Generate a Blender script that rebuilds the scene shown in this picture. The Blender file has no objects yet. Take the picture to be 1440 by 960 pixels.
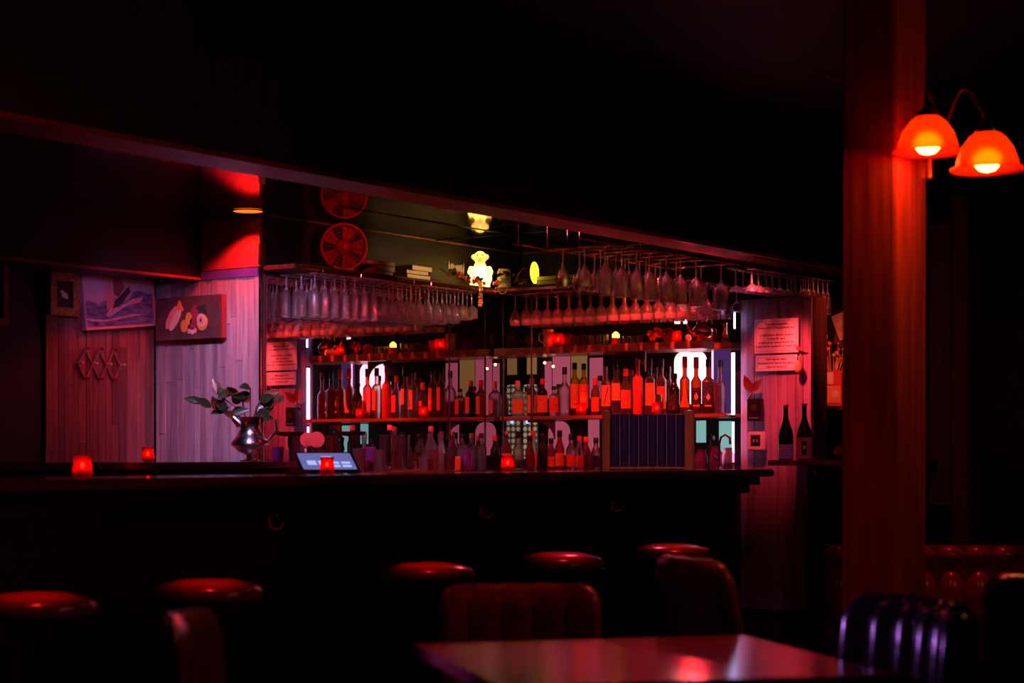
import bpy, bmesh, math, random
from mathutils import Vector, Matrix
random.seed(7)
SC = bpy.context.scene
COL = SC.collection
PI = math.pi
# ------------------------------------------------------------------ camera
TH = math.radians(35.6); F = 2627.0; CZ = 1.2
cam = bpy.data.cameras.new('camera'); co = bpy.data.objects.new('camera', cam); COL.objects.link(co)
cam.sensor_width = 36; cam.lens = F / 1440 * 36; cam.shift_y = 158 / 1440; cam.clip_start = .05
co.location = (0, 0, CZ); co.rotation_euler = (PI / 2, 0, TH - PI / 2)
cam.dof.use_dof = True; cam.dof.focus_distance = 11.0; cam.dof.aperture_fstop = 3.2
SC.camera = co
SC.view_settings.view_transform = 'Standard'; SC.view_settings.look = 'None'
SC.view_settings.exposure = 0; SC.view_settings.gamma = 1; SC.view_settings.use_curve_mapping = False
w = bpy.data.worlds.new('world'); SC.world = w; w.use_nodes = True
w.node_tree.nodes['Background'].inputs[0].default_value = (.004, .0015, .006, 1)
w.node_tree.nodes['Background'].inputs[1].default_value = .3
try:
    SC.cycles.transparent_max_bounces = 40; SC.cycles.max_bounces = 16; SC.cycles.glossy_bounces = 6; SC.cycles.transmission_bounces = 14
except Exception: pass

def light(name, kind, loc, col, power, target=None, angle=60, blend=.5, r=.04, sx=.3, sy=.3):
    l = bpy.data.lights.new(name, kind); l.color = col; l.energy = power
    if kind == 'SPOT': l.spot_size = math.radians(angle); l.spot_blend = blend
    if kind == 'AREA': l.shape = 'RECTANGLE'; l.size = sx; l.size_y = sy
    else: l.shadow_soft_size = r
    o = bpy.data.objects.new(name, l); COL.objects.link(o); o.location = loc
    if target is not None:
        o.rotation_euler = (Vector(target) - Vector(loc)).to_track_quat('-Z', 'Y').to_euler()
    return o
RED = (1, .035, .02); LIL = (.42, .2, 1)
light('bottle_spot', 'SPOT', (8.5, 5.5, 2.46), RED, 170, (9.65, 5.75, 1.5), 46, .7, r=.03)
light('bottle_spot_far', 'SPOT', (8.3, 5.9, 2.46), RED, 70, (9.6, 6.5, 1.4), 42, .7, r=.03)
light('sign_spot', 'SPOT', (8.98, 4.86, 2.25), (1, .05, .06), 110, (9.65, 4.99, 1.62), 48, .9, r=.03)
light('corner_downlight', 'SPOT', (7.22, 7.0, 2.47), (1, .03, .015), 26, (7.26, 7.0, 0), 120, .25, .03)
light('lilac_wall_fill', 'SPOT', (6.1, 6.0, 2.45), (.62, .42, .95), 125, (7.39, 6.9, 1.6), 50, .9)  # unseen fill added to bring lilac onto the plank wall
light('pier_red_spot', 'SPOT', (6.6, 5.7, 2.45), (1, .05, .08), 26, (7.39, 6.98, 1.6), 44, 1)
light('back_wall_red_spot', 'SPOT', (6.3, 6.2, 2.45), (1, .03, .05), 30, (7.4, 7.76, 1.45), 46, 1)
light('painting_light', 'SPOT', (6.2, 6.6, 2.2), (.6, .25, .8), 14, (7.1, 7.76, 1.95), 36, 1)
for x_ in (7.6, 8.2, 8.8): light('rack_spot', 'SPOT', (x_, 5.2, 2.3), (1, .04, .06), 60, (x_ + .15, 6.8, 1.78), 29, .6, r=.03)
light('soffit_red_fill', 'SPOT', (9.42, 5.45, 1.9), (1, .03, .04), 16, (8.4, 4.95, 2.3), 80, .6, r=.03)  # unseen uplight added to redden the soffit strip and hanging glasses
light('left_counter_fill', 'SPOT', (7.7, 5.5, 2.46), RED, 130, (7.95, 6.6, 1.2), 62, .8, r=.03)  # unseen spot added to redden the things on the left counter
light('front_rack_light', 'SPOT', (8.9, 5.75, 2.47), (1, .06, .12), 40, (8.5, 5.0, 2.1), 100, .6, r=.03)
light('fan_fill', 'SPOT', (7.6, 6.1, 2.47), (1, .03, .02), 9, (7.9, 6.8, 2.35), 34, .6, r=.02)  # unseen spot added to brighten the red fan
light('alcove_fill', 'SPOT', (9.5, 4.2, 2.5), (1, .1, .07), 60, (10.15, 4.98, 1.7), 46, .8, r=.03)  # unseen spot added to lift the dark alcove
light('panel_fill', 'SPOT', (6.4, 3.9, 2.9), (.9, .22, .3), 100, (8.56, 5.2, 1.25), 16, .8)  # unseen spot added to bring the padded panel out of black
light('violet_chair_fill', 'SPOT', (2.2, 4.4, 1.45), (.6, .2, 1), 90, (3.68, 1.75, .75), 18, .8, r=.05)  # unseen, added to streak the barrel chair's channels with violet
light('booth_fill', 'SPOT', (6.9, 2.75, 2.9), (1, .03, .02), 60, (7.15, 2.9, .85), 14, .9)  # unseen spot added for red light along the booth top
light('corner_warm_fill', 'SPOT', (8.5, 6.0, 2.46), (1, .55, .22), 20, (8.7, 6.75, 2.2), 74, .8, r=.02)  # unseen warm spot added over the garland and books
light('room_red_fill', 'SPOT', (3.2, 3.9, 2.9), (1, .04, .06), 6, (3.2, 3.9, 0), 150, .5)  # unseen dim red fill added for the room, near end
light('room_red_fill_far', 'SPOT', (7.3, 3.5, 2.9), (1, .04, .06), 6, (7.3, 3.5, 0), 150, .5)  # second unseen red fill, added for the far end
light('table_red_fill', 'SPOT', (4.6, 2.2, 2.95), (1, .06, .09), 62, (4.3, 2.7, .75), 62, .8)  # unseen red spot added above the table
light('warm_room_fill', 'POINT', (5.0, -.6, 2.8), (1, .38, .2), 14, r=.1)  # unseen fill added to warm the dark soffit and room
light('partition_violet', 'SPOT', (8.6, 3.8, 2.6), (.4, .1, .75), 10, (9.65, 5.0, .9), 44, .8)

# ------------------------------------------------------------------ measuring helpers: a sight line met with a real plane
def ang(px): return TH - math.atan((px - 720) / F)
def on_x(px, X): return X * math.tan(ang(px))
def on_y(px, Y): return Y / math.tan(ang(px))
def dist(X, Y): return X * math.cos(TH) + Y * math.sin(TH)
def zat(py, X, Y): return CZ + (638 - py) / F * dist(X, Y)
def face(X, Y): return math.atan2(-Y, -X)

# ------------------------------------------------------------------ materials
MATS = {}
def newmat(name):
    m = bpy.data.materials.new(name); m.use_nodes = True; m.node_tree.nodes.clear(); MATS[name] = m
    return m, m.node_tree.nodes, m.node_tree.links
def pm(name, col, rough=.5, metal=0, var=.2, scale=14, bump=.0, emis=None, es=0, coat=0, stretch=None, spec=.5, trans=0):
    m, n, l = newmat(name)
    out = n.new('ShaderNodeOutputMaterial'); b = n.new('ShaderNodeBsdfPrincipled'); l.new(b.outputs[0], out.inputs[0])
    tc = n.new('ShaderNodeTexCoord'); mp = n.new('ShaderNodeMapping'); l.new(tc.outputs['Object'], mp.inputs[0])
    if stretch: mp.inputs['Scale'].default_value = stretch
    no = n.new('ShaderNodeTexNoise'); no.inputs['Scale'].default_value = scale; no.inputs['Detail'].default_value = 5
    l.new(mp.outputs[0], no.inputs['Vector'])
    cr = n.new('ShaderNodeValToRGB'); l.new(no.outputs[0], cr.inputs[0])
    cr.color_ramp.elements[0].position = .3; cr.color_ramp.elements[1].position = .7
    cr.color_ramp.elements[0].color = tuple(c * (1 - var) for c in col) + (1,)
    cr.color_ramp.elements[1].color = tuple(min(1, c * (1 + var)) for c in col) + (1,)
    l.new(cr.outputs[0], b.inputs['Base Color'])
    b.inputs['Roughness'].default_value = rough; b.inputs['Metallic'].default_value = metal
    b.inputs['Specular IOR Level'].default_value = spec
    b.inputs['Coat Weight'].default_value = coat; b.inputs['Coat Roughness'].default_value = .08
    b.inputs['Transmission Weight'].default_value = trans
    if bump:
        bp = n.new('ShaderNodeBump'); bp.inputs['Strength'].default_value = bump; bp.inputs['Distance'].default_value = .004
        l.new(no.outputs[0], bp.inputs['Height']); l.new(bp.outputs[0], b.inputs['Normal'])
    if emis:
        b.inputs['Emission Color'].default_value = emis + (1,); b.inputs['Emission Strength'].default_value = es
    return m
def thin(name, tint, ior=1.5, rough=.02, boost=1.0, haze=.05, hc=(.9, .85, .88)):
    """thin-walled glass: tinted see-through plus fresnel gloss"""
    m, n, l = newmat(name)
    out = n.new('ShaderNodeOutputMaterial'); mix = n.new('ShaderNodeMixShader'); t = n.new('ShaderNodeBsdfTransparent')
    g = n.new('ShaderNodeBsdfGlossy'); fr = n.new('ShaderNodeFresnel'); mu = n.new('ShaderNodeMath'); mu.operation = 'MULTIPLY'
    mu.inputs[1].default_value = boost; mu.use_clamp = True
    t.inputs[0].default_value = tint + (1,); g.inputs['Roughness'].default_value = rough; fr.inputs[0].default_value = ior
    no = n.new('ShaderNodeTexNoise'); no.inputs['Scale'].default_value = 9
    bp = n.new('ShaderNodeBump'); bp.inputs['Strength'].default_value = .15; bp.inputs['Distance'].default_value = .002
    l.new(no.outputs[0], bp.inputs['Height']); l.new(bp.outputs[0], g.inputs['Normal'])
    l.new(fr.outputs[0], mu.inputs[0]); l.new(mu.outputs[0], mix.inputs[0]); l.new(t.outputs[0], mix.inputs[1]); l.new(g.outputs[0], mix.inputs[2])
    df = n.new('ShaderNodeBsdfTranslucent' if haze > .3 else 'ShaderNodeBsdfDiffuse'); df.inputs[0].default_value = hc + (1,); m2 = n.new('ShaderNodeMixShader'); m2.inputs[0].default_value = haze
    l.new(mix.outputs[0], m2.inputs[1]); l.new(df.outputs[0], m2.inputs[2]); l.new(m2.outputs[0], out.inputs[0]); return m
def emit(name, col, s):
    m, n, l = newmat(name)
    out = n.new('ShaderNodeOutputMaterial'); e = n.new('ShaderNodeEmission'); e.inputs[0].default_value = col + (1,); e.inputs[1].default_value = s
    l.new(e.outputs[0], out.inputs[0]); return m
def translucent(name, col, rough=.3, dif=.35, es=0, ec=None):
    m, n, l = newmat(name)
    out = n.new('ShaderNodeOutputMaterial'); t = n.new('ShaderNodeBsdfTranslucent'); d = n.new('ShaderNodeBsdfPrincipled'); mix = n.new('ShaderNodeMixShader')
    no = n.new('ShaderNodeTexNoise'); no.inputs['Scale'].default_value = 30
    mc = n.new('ShaderNodeMixRGB'); mc.inputs[1].default_value = col + (1,); mc.inputs[2].default_value = tuple(c * .9 for c in col) + (1,)
    l.new(no.outputs[0], mc.inputs[0]); l.new(mc.outputs[0], t.inputs[0]); l.new(mc.outputs[0], d.inputs['Base Color'])
    d.inputs['Roughness'].default_value = rough; mix.inputs[0].default_value = dif
    if ec: d.inputs['Emission Color'].default_value = ec + (1,); d.inputs['Emission Strength'].default_value = es
    l.new(t.outputs[0], mix.inputs[1]); l.new(d.outputs[0], mix.inputs[2]); l.new(mix.outputs[0], out.inputs[0]); return m
def labelmat(name, bg, ink, scale=60, thresh=.55):
    """printed label: fine dark lines of illegible type on a paper ground"""
    m, n, l = newmat(name)
    out = n.new('ShaderNodeOutputMaterial'); b = n.new('ShaderNodeBsdfPrincipled'); l.new(b.outputs[0], out.inputs[0])
    tc = n.new('ShaderNodeTexCoord'); sx = n.new('ShaderNodeSeparateXYZ'); l.new(tc.outputs['Object'], sx.inputs[0])
    w1 = n.new('ShaderNodeTexWave'); w1.bands_direction = 'Z'; w1.inputs['Scale'].default_value = scale / 3; w1.inputs['Distortion'].default_value = 0
    no = n.new('ShaderNodeTexNoise'); no.inputs['Scale'].default_value = scale * 2.2
    l.new(tc.outputs['Object'], w1.inputs[0]); l.new(tc.outputs['Object'], no.inputs['Vector'])
    mu = n.new('ShaderNodeMath'); mu.operation = 'MULTIPLY'; l.new(w1.outputs['Fac'], mu.inputs[0]); l.new(no.outputs[0], mu.inputs[1])
    gt = n.new('ShaderNodeMath'); gt.operation = 'GREATER_THAN'; gt.inputs[1].default_value = thresh; l.new(mu.outputs[0], gt.inputs[0])
    mc = n.new('ShaderNodeMixRGB'); mc.inputs[1].default_value = bg + (1,); mc.inputs[2].default_value = ink + (1,)
    l.new(gt.outputs[0], mc.inputs[0]); l.new(mc.outputs[0], b.inputs['Base Color']); b.inputs['Roughness'].default_value = .6
    return m
def stem(name, tint, ior, boost, haze):
    m, n, l = newmat(name)
    out = n.new('ShaderNodeOutputMaterial'); rf = n.new('ShaderNodeBsdfRefraction'); t = n.new('ShaderNodeBsdfTransparent'); g = n.new('ShaderNodeBsdfGlossy'); fr = n.new('ShaderNodeFresnel')
    rf.inputs[0].default_value = tint + (1,); rf.inputs['IOR'].default_value = ior; rf.inputs['Roughness'].default_value = 0; t.inputs[0].default_value = tint + (1,)
    g.inputs['Roughness'].default_value = .08; fr.inputs[0].default_value = 1.5
    mu = n.new('ShaderNodeMath'); mu.operation = 'MULTIPLY'; mu.inputs[1].default_value = boost; mu.use_clamp = True; l.new(fr.outputs[0], mu.inputs[0])
    no = n.new('ShaderNodeTexNoise'); no.inputs['Scale'].default_value = 45; bp = n.new('ShaderNodeBump'); bp.inputs['Strength'].default_value = .35; bp.inputs['Distance'].default_value = .003
    l.new(no.outputs[0], bp.inputs['Height']); l.new(bp.outputs[0], g.inputs['Normal']); l.new(bp.outputs[0], rf.inputs['Normal'])
    a = n.new('ShaderNodeMixShader'); a.inputs[0].default_value = .6; l.new(t.outputs[0], a.inputs[1]); l.new(rf.outputs[0], a.inputs[2])
    b = n.new('ShaderNodeMixShader'); l.new(mu.outputs[0], b.inputs[0]); l.new(a.outputs[0], b.inputs[1]); l.new(g.outputs[0], b.inputs[2])
    d = n.new('ShaderNodeBsdfDiffuse'); d.inputs[0].default_value = (.9, .8, .84, 1); c = n.new('ShaderNodeMixShader'); c.inputs[0].default_value = haze
    l.new(b.outputs[0], c.inputs[1]); l.new(d.outputs[0], c.inputs[2]); l.new(c.outputs[0], out.inputs[0])
stem('wine_glass', (.97, .93, .95), 1.35, 2.4, .025)
stem('glass_edge', (.9, .8, .85), 1.5, 4.5, .2)
pm('black_paint', (.012, .009, .01), .6, var=.3, scale=5)
pm('black_lacquer', (.006, .005, .005), .06, var=.1, scale=4, coat=.3)
pm('soffit_wood', (.025, .012, .008), .6, var=.5, scale=6, stretch=(6, 6, .5), bump=.3)
pm('soffit_trim', (.42, .09, .07), .35, var=.25, scale=5, stretch=(1, 4, 4))
pm('bar_wood', (.018, .009, .008), .35, var=.45, scale=8, stretch=(8, 8, .6), bump=.2)
pm('bar_top', (.16, .04, .04), .14, var=.4, scale=4, stretch=(.6, 6, 6), coat=.8)
pm('floor_wood', (.02, .012, .01), .5, var=.4, scale=5, bump=.2)
for i, c in enumerate([(.42, .33, .36), (.52, .42, .43), (.35, .27, .3), (.47, .34, .36), (.4, .35, .4)]):
    pm('pale_plank%d' % i, c, .62, var=.28, scale=7, stretch=(7, 7, .45), bump=.5)
for i, c in enumerate([(.2, .1, .09), (.26, .13, .12), (.15, .08, .08), (.22, .12, .14)]):
    pm('red_plank%d' % i, c, .5, var=.35, scale=7, stretch=(7, 7, .45), bump=.5)
for i, c in enumerate([(.3, .17, .24), (.26, .14, .2), (.34, .2, .27)]):
    pm('plum_board%d' % i, c, .5, var=.25, scale=7, stretch=(7, 7, .45), bump=.4)
pm('shelf_wood', (.32, .13, .08), .35, var=.35, scale=6, stretch=(5, .5, 5), bump=.2)
pm('dark_wood', (.07, .03, .02), .4, var=.4, scale=7, stretch=(6, 6, .6), bump=.2)
pm('post_wood', (.3, .05, .04), .5, var=.45, scale=5, stretch=(7, 7, .4), bump=.5)
pm('oak_post', (.4, .18, .09), .3, var=.35, scale=9, stretch=(6, 6, .5), coat=.3)
pm('table_wood', (.32, .08, .08), .16, var=.15, scale=5, stretch=(.6, 5, 5), spec=.9)
pm('chrome', (.75, .72, .72), .12, 1, .05)
pm('steel', (.6, .55, .55), .2, 1, .08, bump=.1)
pm('brass', (.8, .5, .2), .25, 1, .1)
pm('hook_metal', (.9, .3, .18), .4, .4, .1)
pm('copper', (.85, .35, .2), .2, 1, .2, bump=.3)
pm('black_metal', (.03, .03, .03), .35, .6, .2)
pm('black_plastic', (.012, .012, .014), .35, var=.2)
pm('white_plastic', (.75, .72, .7), .45, var=.05)
pm('leather', (.12, .03, .02), .3, var=.35, scale=22, bump=.4, coat=.3)
pm('black_leather', (.02, .012, .014), .2, var=.3, scale=25, bump=.3, coat=.3)
pm('oxblood_vinyl', (.16, .012, .012), .22, var=.2, scale=25, bump=.3)
pm('navy_padding', (.02, .022, .09), .6, spec=.3, var=.25, scale=30, bump=.4)
pm('seam', (.3, .3, .6), .5, var=.2)
pm('paper', (.86, .8, .78), .55, var=.03, scale=6)
pm('ink', (.04, .02, .03), .6, var=.1)
pm('mirror', (.72, .66, .7), .0, 1, .03, 3)
pm('smoked_mirror', (.12, .07, .09), .06, 1, .15, 3)
pm('frame_maroon', (.3, .03, .03), .4, var=.2)
pm('frame_gilt', (.3, .16, .06), .35, .5, .5, 60, bump=.6)
pm('frame_light', (.75, .35, .35), .4, var=.1)
pm('canvas_dark', (.015, .012, .014), .5, var=.3)
pm('red_fan', (.7, .02, .02), .3, var=.1)
pm('page', (.6, .5, .36), .7, var=.15, scale=3, stretch=(1, 1, 60))
pm('cover_dark', (.1, .05, .03), .5, var=.2)
pm('leaf', (.035, .05, .02), .3, var=.5, scale=20, coat=.2)
pm('leaf_brown', (.2, .06, .025), .35, var=.5, scale=20, coat=.2)
pm('berry_red', (.6, .02, .03), .25, var=.3, coat=.5)
pm('grape', (.75, .4, .14), .35, var=.2, coat=.3)
pm('straw', (.75, .55, .3), .7, var=.3)
pm('dried_red', (.75, .12, .06), .7, var=.4)
pm('cream_cloth', (.6, .5, .32), .8, var=.25, scale=30)
pm('bronze', (.3, .08, .05), .3, .3, .2, coat=.5)
pm('silver', (.85, .78, .8), .22, 1, .06, bump=.2)
pm('screen_bezel', (.05, .03, .03), .3, var=.1)
pm('purple_glass', (.12, .03, .2), .1, var=.2, coat=.5)
pm('print_pink', (.85, .4, .4), .6, var=.2); pm('print_orange', (.95, .4, .1), .6, var=.15); pm('print_yellow', (.95, .6, .12), .6, var=.15)
pm('print_plum', (.35, .06, .1), .6, var=.2); pm('print_cream', (.9, .75, .55), .6, var=.1); pm('print_dark', (.07, .04, .045), .6, var=.3)
pm('print_green', (.04, .06, .05), .6, var=.3); pm('board_brown', (.12, .07, .065), .6, var=.3, scale=10)
pm('sky_print', (.62, .38, .5), .6, var=.12, scale=4); pm('sea_print', (.2, .17, .33), .6, var=.75, scale=16, stretch=(1, 1, 3.2))
pm('foam_print', (.8, .5, .55), .6, var=.3, scale=30); pm('sail_print', (.75, .3, .28), .6, var=.15)
pm('skin_print', (.95, .5, .3), .6, var=.5, scale=40)
pm('candle_wax', (.9, .75, .5), .5, var=.05)
stem('clear_glass', (.95, .9, .92), 1.3, 2.4, .025)
thin('window_glass', (.95, .9, .92), 1.5, .04, 2.0, .09)
stem('amber_glass', (.5, .11, .04), 1.2, 2.2, .025)
stem('yellow_glass', (.88, .55, .12), 1.15, 2.2, .03)
stem('rose_glass', (.78, .17, .19), 1.2, 2.2, .04)
pm('dark_bottle', (.01, .008, .01), .08, var=.2, coat=.5)
pm('frosted_red', (.7, .07, .06), .45, var=.1)
thin('red_votive', (.95, .07, .05), 1.5, .05, 1.0, .25, (1, .05, .03))
emit('votive_glow', (1, .04, .01), .3)
emit('flame', (1, .42, .2), 50)
emit('yellow_candle', (1, .45, .04), 7.0)
emit('bulb', (1, .58, .09), 20)
emit('tube_violet', (.62, .5, 1), 7)
emit('tube_pink', (1, .35, .6), 2.2)
emit('white_glow', (1, .5, .55), 2.6)  # this and the next five glow to imitate reflections behind the bottles
emit('pink_reflection', (.43, .075, .13), .8)
emit('rose_reflection', (.6, .08, .14), .9)
emit('olive_reflection', (.36, .17, .05), .55)
emit('lilac_reflection', (.2, .07, .35), .3)
emit('teal_reflection', (.28, .6, .56), .7)
emit('yellow_disc', (1, .72, .02), 3.5)
emit('downlight_glow', (1, .12, .01), 2.2)
emit('tiny_bulb', (1, .6, .2), 8)
emit('blue_bulb', (.15, .25, 1), 4)
emit('screen_ui', (.25, .25, .7), .55); emit('screen_tile', (.45, .5, .95), 1.0)
emit('pink_reflection_disc', (.6, .12, .2), .8)
def shade_glass():
    m, n, l = newmat('lamp_shade_glass')
    out = n.new('ShaderNodeOutputMaterial'); t = n.new('ShaderNodeBsdfTranslucent'); r = n.new('ShaderNodeBsdfRefraction'); p = n.new('ShaderNodeBsdfPrincipled')
    t.inputs[0].default_value = (1, .07, .02, 1); r.inputs[0].default_value = (1, .4, .06, 1); r.inputs['IOR'].default_value = 1.12; r.inputs['Roughness'].default_value = .85
    p.inputs['Base Color'].default_value = (.8, .1, .05, 1); p.inputs['Roughness'].default_value = .2
    a = n.new('ShaderNodeMixShader'); a.inputs[0].default_value = .5; b = n.new('ShaderNodeMixShader'); b.inputs[0].default_value = .12
    l.new(t.outputs[0], a.inputs[1]); l.new(r.outputs[0], a.inputs[2]); l.new(a.outputs[0], b.inputs[1]); l.new(p.outputs[0], b.inputs[2]); l.new(b.outputs[0], out.inputs[0])
shade_glass()
translucent('monkey_glass', (1, .85, .5), dif=.45, es=1.4, ec=(1, .5, .13))
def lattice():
    m, n, l = newmat('lattice_glow')  # glowing pattern imitating a lattice screen reflected behind the shelves
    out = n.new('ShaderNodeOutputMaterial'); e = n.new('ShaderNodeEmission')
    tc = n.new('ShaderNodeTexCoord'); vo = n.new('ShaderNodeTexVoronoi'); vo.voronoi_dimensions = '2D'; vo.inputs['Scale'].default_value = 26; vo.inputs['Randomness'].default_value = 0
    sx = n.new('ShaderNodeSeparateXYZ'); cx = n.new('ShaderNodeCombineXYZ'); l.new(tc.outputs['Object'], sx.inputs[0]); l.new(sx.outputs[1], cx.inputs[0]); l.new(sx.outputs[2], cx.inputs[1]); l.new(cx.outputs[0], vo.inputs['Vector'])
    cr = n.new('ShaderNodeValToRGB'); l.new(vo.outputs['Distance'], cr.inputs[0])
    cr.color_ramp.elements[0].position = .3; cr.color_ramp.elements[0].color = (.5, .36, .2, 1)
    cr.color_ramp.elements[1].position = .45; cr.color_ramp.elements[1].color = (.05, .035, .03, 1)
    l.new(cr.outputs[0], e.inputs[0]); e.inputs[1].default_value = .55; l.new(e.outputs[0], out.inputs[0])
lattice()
labelmat('label_orange', (.95, .3, .12), (.12, .02, .02)); labelmat('label_red', (.9, .14, .08), (.15, .01, .01))
labelmat('label_tan', (.8, .42, .22), (.2, .05, .04)); labelmat('label_black', (.03, .02, .04), (.8, .4, .35), 70, .6)
labelmat('label_cream', (.95, .6, .4), (.25, .06, .04))

# ------------------------------------------------------------------ object helpers
def tag(o, label=None, cat=None, group=None, kind=None):
    if label: o['label'] = label
    if cat: o['category'] = cat
    if group: o['group'] = group
    if kind: o['kind'] = kind
    return o
def empty(name, loc, rz=0, label=None, cat=None, group=None):
    o = bpy.data.objects.new(name, None); COL.objects.link(o); o.location = loc; o.rotation_euler = (0, 0, rz)
    return tag(o, label, cat, group)
def link_mesh(name, me, parent=None, mat=None):
    if mat and not me.materials: me.materials.append(MATS[mat])
    o = bpy.data.objects.new(name, me); COL.objects.link(o)
    if parent: o.parent = parent
    return o
class MB:
    def __init__(s): s.v = []; s.f = []
    def add(s, v, f):
        k = len(s.v); s.v += [tuple(p) for p in v]; s.f += [tuple(i + k for i in q) for q in f]; return s
    def box(s, x0, x1, y0, y1, z0, z1, rot=0, c=None):
        v = [(x, y, z) for z in (z0, z1) for y in (y0, y1) for x in (x0, x1)]
        if rot:
            cx, cy = c or ((x0 + x1) / 2, (y0 + y1) / 2); ca, sa = math.cos(rot), math.sin(rot)
            v = [(cx + (x - cx) * ca - (y - cy) * sa, cy + (x - cx) * sa + (y - cy) * ca, z) for x, y, z in v]
        return s.add(v, [(0, 2, 3, 1), (4, 5, 7, 6), (0, 1, 5, 4), (2, 6, 7, 3), (0, 4, 6, 2), (1, 3, 7, 5)])
    def lathe(s, prof, n=20, cx=0, cy=0, sq=0, z0=0, axis='z'):
        v = []; f = []
        for r, z in prof:
            for i in range(n):
                a = 2 * PI * i / n + PI / n
                c, q = math.cos(a), math.sin(a)
                if sq:
                    k = (abs(c) ** sq + abs(q) ** sq) ** (-1 / sq)
                else: k = 1
                p = (r * k * c, r * k * q, z)
                if axis == 'x': p = (z, r * k * c, r * k * q)
                elif axis == 'y': p = (r * k * c, z, r * k * q)
                v.append((cx + p[0], cy + p[1], z0 + p[2]))
        m = len(prof)
        for j in range(m - 1):
            for i in range(n):
                f.append((j * n + i, j * n + (i + 1) % n, (j + 1) * n + (i + 1) % n, (j + 1) * n + i))
        return s.add(v, f)
    def tube(s, pts, r, n=8, taper=None):
        pts = [Vector(p) for p in pts]; v = []; f = []; m = len(pts)
        up = None
        for j, p in enumerate(pts):
            t = (pts[min(j + 1, m - 1)] - pts[max(j - 1, 0)]).normalized()
            if up is None:
                up = Vector((0, 0, 1)) if abs(t.z) < .9 else Vector((1, 0, 0))
            a = t.cross(up).normalized(); b = a.cross(t).normalized(); up = b
            rr = r * (taper[j] if taper else 1)
            for i in range(n):
                q = 2 * PI * i / n; v.append(p + a * rr * math.cos(q) + b * rr * math.sin(q))
        for j in range(m - 1):
            for i in range(n): f.append((j * n + i, j * n + (i + 1) % n, (j + 1) * n + (i + 1) % n, (j + 1) * n + i))
        f.append(tuple(range(n))[::-1]); f.append(tuple((m - 1) * n + i for i in range(n)))
        return s.add(v, f)
    def ball(s, c, r, n=10, m=6, sc=(1, 1, 1)):
        prof = []
        v = []; f = []
        for j in range(m + 1):
            t = PI * j / m
            for i in range(n):
                a = 2 * PI * i / n
                v.append((c[0] + r * sc[0] * math.sin(t) * math.cos(a), c[1] + r * sc[1] * math.sin(t) * math.sin(a), c[2] + r * sc[2] * math.cos(t)))
        for j in range(m):
            for i in range(n): f.append((j * n + i, (j + 1) * n + i, (j + 1) * n + (i + 1) % n, j * n + (i + 1) % n))
        return s.add(v, f)
    def poly(s, pts, x0, x1):
        """outline in local (y,z), extruded along x"""
        k = len(pts); v = [(x0, y, z) for y, z in pts] + [(x1, y, z) for y, z in pts]
        return s.add(v, [tuple(range(k))[::-1], tuple(range(k, 2 * k))] + [(i, (i + 1) % k, (i + 1) % k + k, i + k) for i in range(k)])
    def mesh(s, name, mat, smooth=None, bev=0):
        me = bpy.data.meshes.new(name); me.from_pydata(s.v, [], s.f)
        bm = bmesh.new(); bm.from_mesh(me); bmesh.ops.remove_doubles(bm, verts=bm.verts, dist=1e-6)
        if bev: bmesh.ops.bevel(bm, geom=list(bm.edges), offset=bev, segments=2, affect='EDGES', clamp_overlap=True)
        bmesh.ops.recalc_face_normals(bm, faces=bm.faces)
        bm.to_mesh(me); bm.free()
        if smooth:
            me.polygons.foreach_set('use_smooth', [True] * len(me.polygons))
            try: me.set_sharp_from_angle(angle=math.radians(smooth))
            except Exception: pass
        me.materials.append(MATS[mat]); me.update(); return me
    def build(s, name, mat, parent=None, smooth=None, bev=0):
        return link_mesh(name, s.mesh(name, mat, smooth, bev), parent)
def box(name, mat, x0, x1, y0, y1, z0, z1, parent=None, bev=0):
    return MB().box(x0, x1, y0, y1, z0, z1).build(name, mat, parent, bev=bev)
def struct(name, mat, *b):
    return tag(box(name, mat, *b), kind='structure')
def copy_tree(o, parent=None):
    c = o.copy(); COL.objects.link(c); c.parent = parent
    for ch in list(o.children): copy_tree(ch, c)
    return c

# ------------------------------------------------------------------ setting
YM = 6.94
struct('floor', 'floor_wood', -3, 13, -4, 8.1, -.1, 0)
struct('ceiling', 'black_paint', -3, 13, -4, 8.1, 3.05, 3.15)
struct('wall_left', 'black_paint', -3.1, -3, -4, 8.1, 0, 3.05)
struct('wall_front', 'black_paint', -3, 13, -4.1, -4, 0, 3.05)
struct('wall_far_right', 'black_paint', 13, 13.1, -4, 8.1, 0, 3.05)
struct('wall_soffit', 'soffit_wood', -3, 10.4, 4.85, 5.05, 2.305, 3.05)
tag(box('trim_1', 'soffit_trim', -3, 10.4, 4.845, 5.055, 2.285, 2.305), kind='structure')
struct('ceiling_over_bar', 'black_lacquer', -3, 10.4, 5.05, 7.9, 2.49, 2.55)
# joint strips of the lacquered ceiling panels
tag(box('trim_2', 'black_metal', 7.4, 9.8, 6.4, 6.405, 2.486, 2.49), kind='structure')
tag(box('trim_3', 'black_metal', 8.9, 8.905, 5.06, 6.93, 2.486, 2.49), kind='structure')
tag(box('trim_4', 'shelf_wood', 7.4, 9.8, 6.948, 6.958, 2.485, 2.49), kind='structure')
tag(box('trim_5', 'shelf_wood', 9.808, 9.818, 5.3, 6.94, 2.485, 2.49), kind='structure')
tag(box('trim_6', 'soffit_trim', 8.2, 8.62, 4.05, 4.075, 3.04, 3.05), kind='structure')
tag(box('trim_7', 'soffit_trim', 6.1, 6.55, 2.66, 2.69, 3.04, 3.05), kind='structure')
wb = struct('wall_back', 'black_paint', -3, 7.39, 7.78, 7.9, 0, 3.05)
wp = struct('wall_pier', 'black_paint', 7.41, 10.4, 6.96, 7.9, 0, 2.49)
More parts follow.
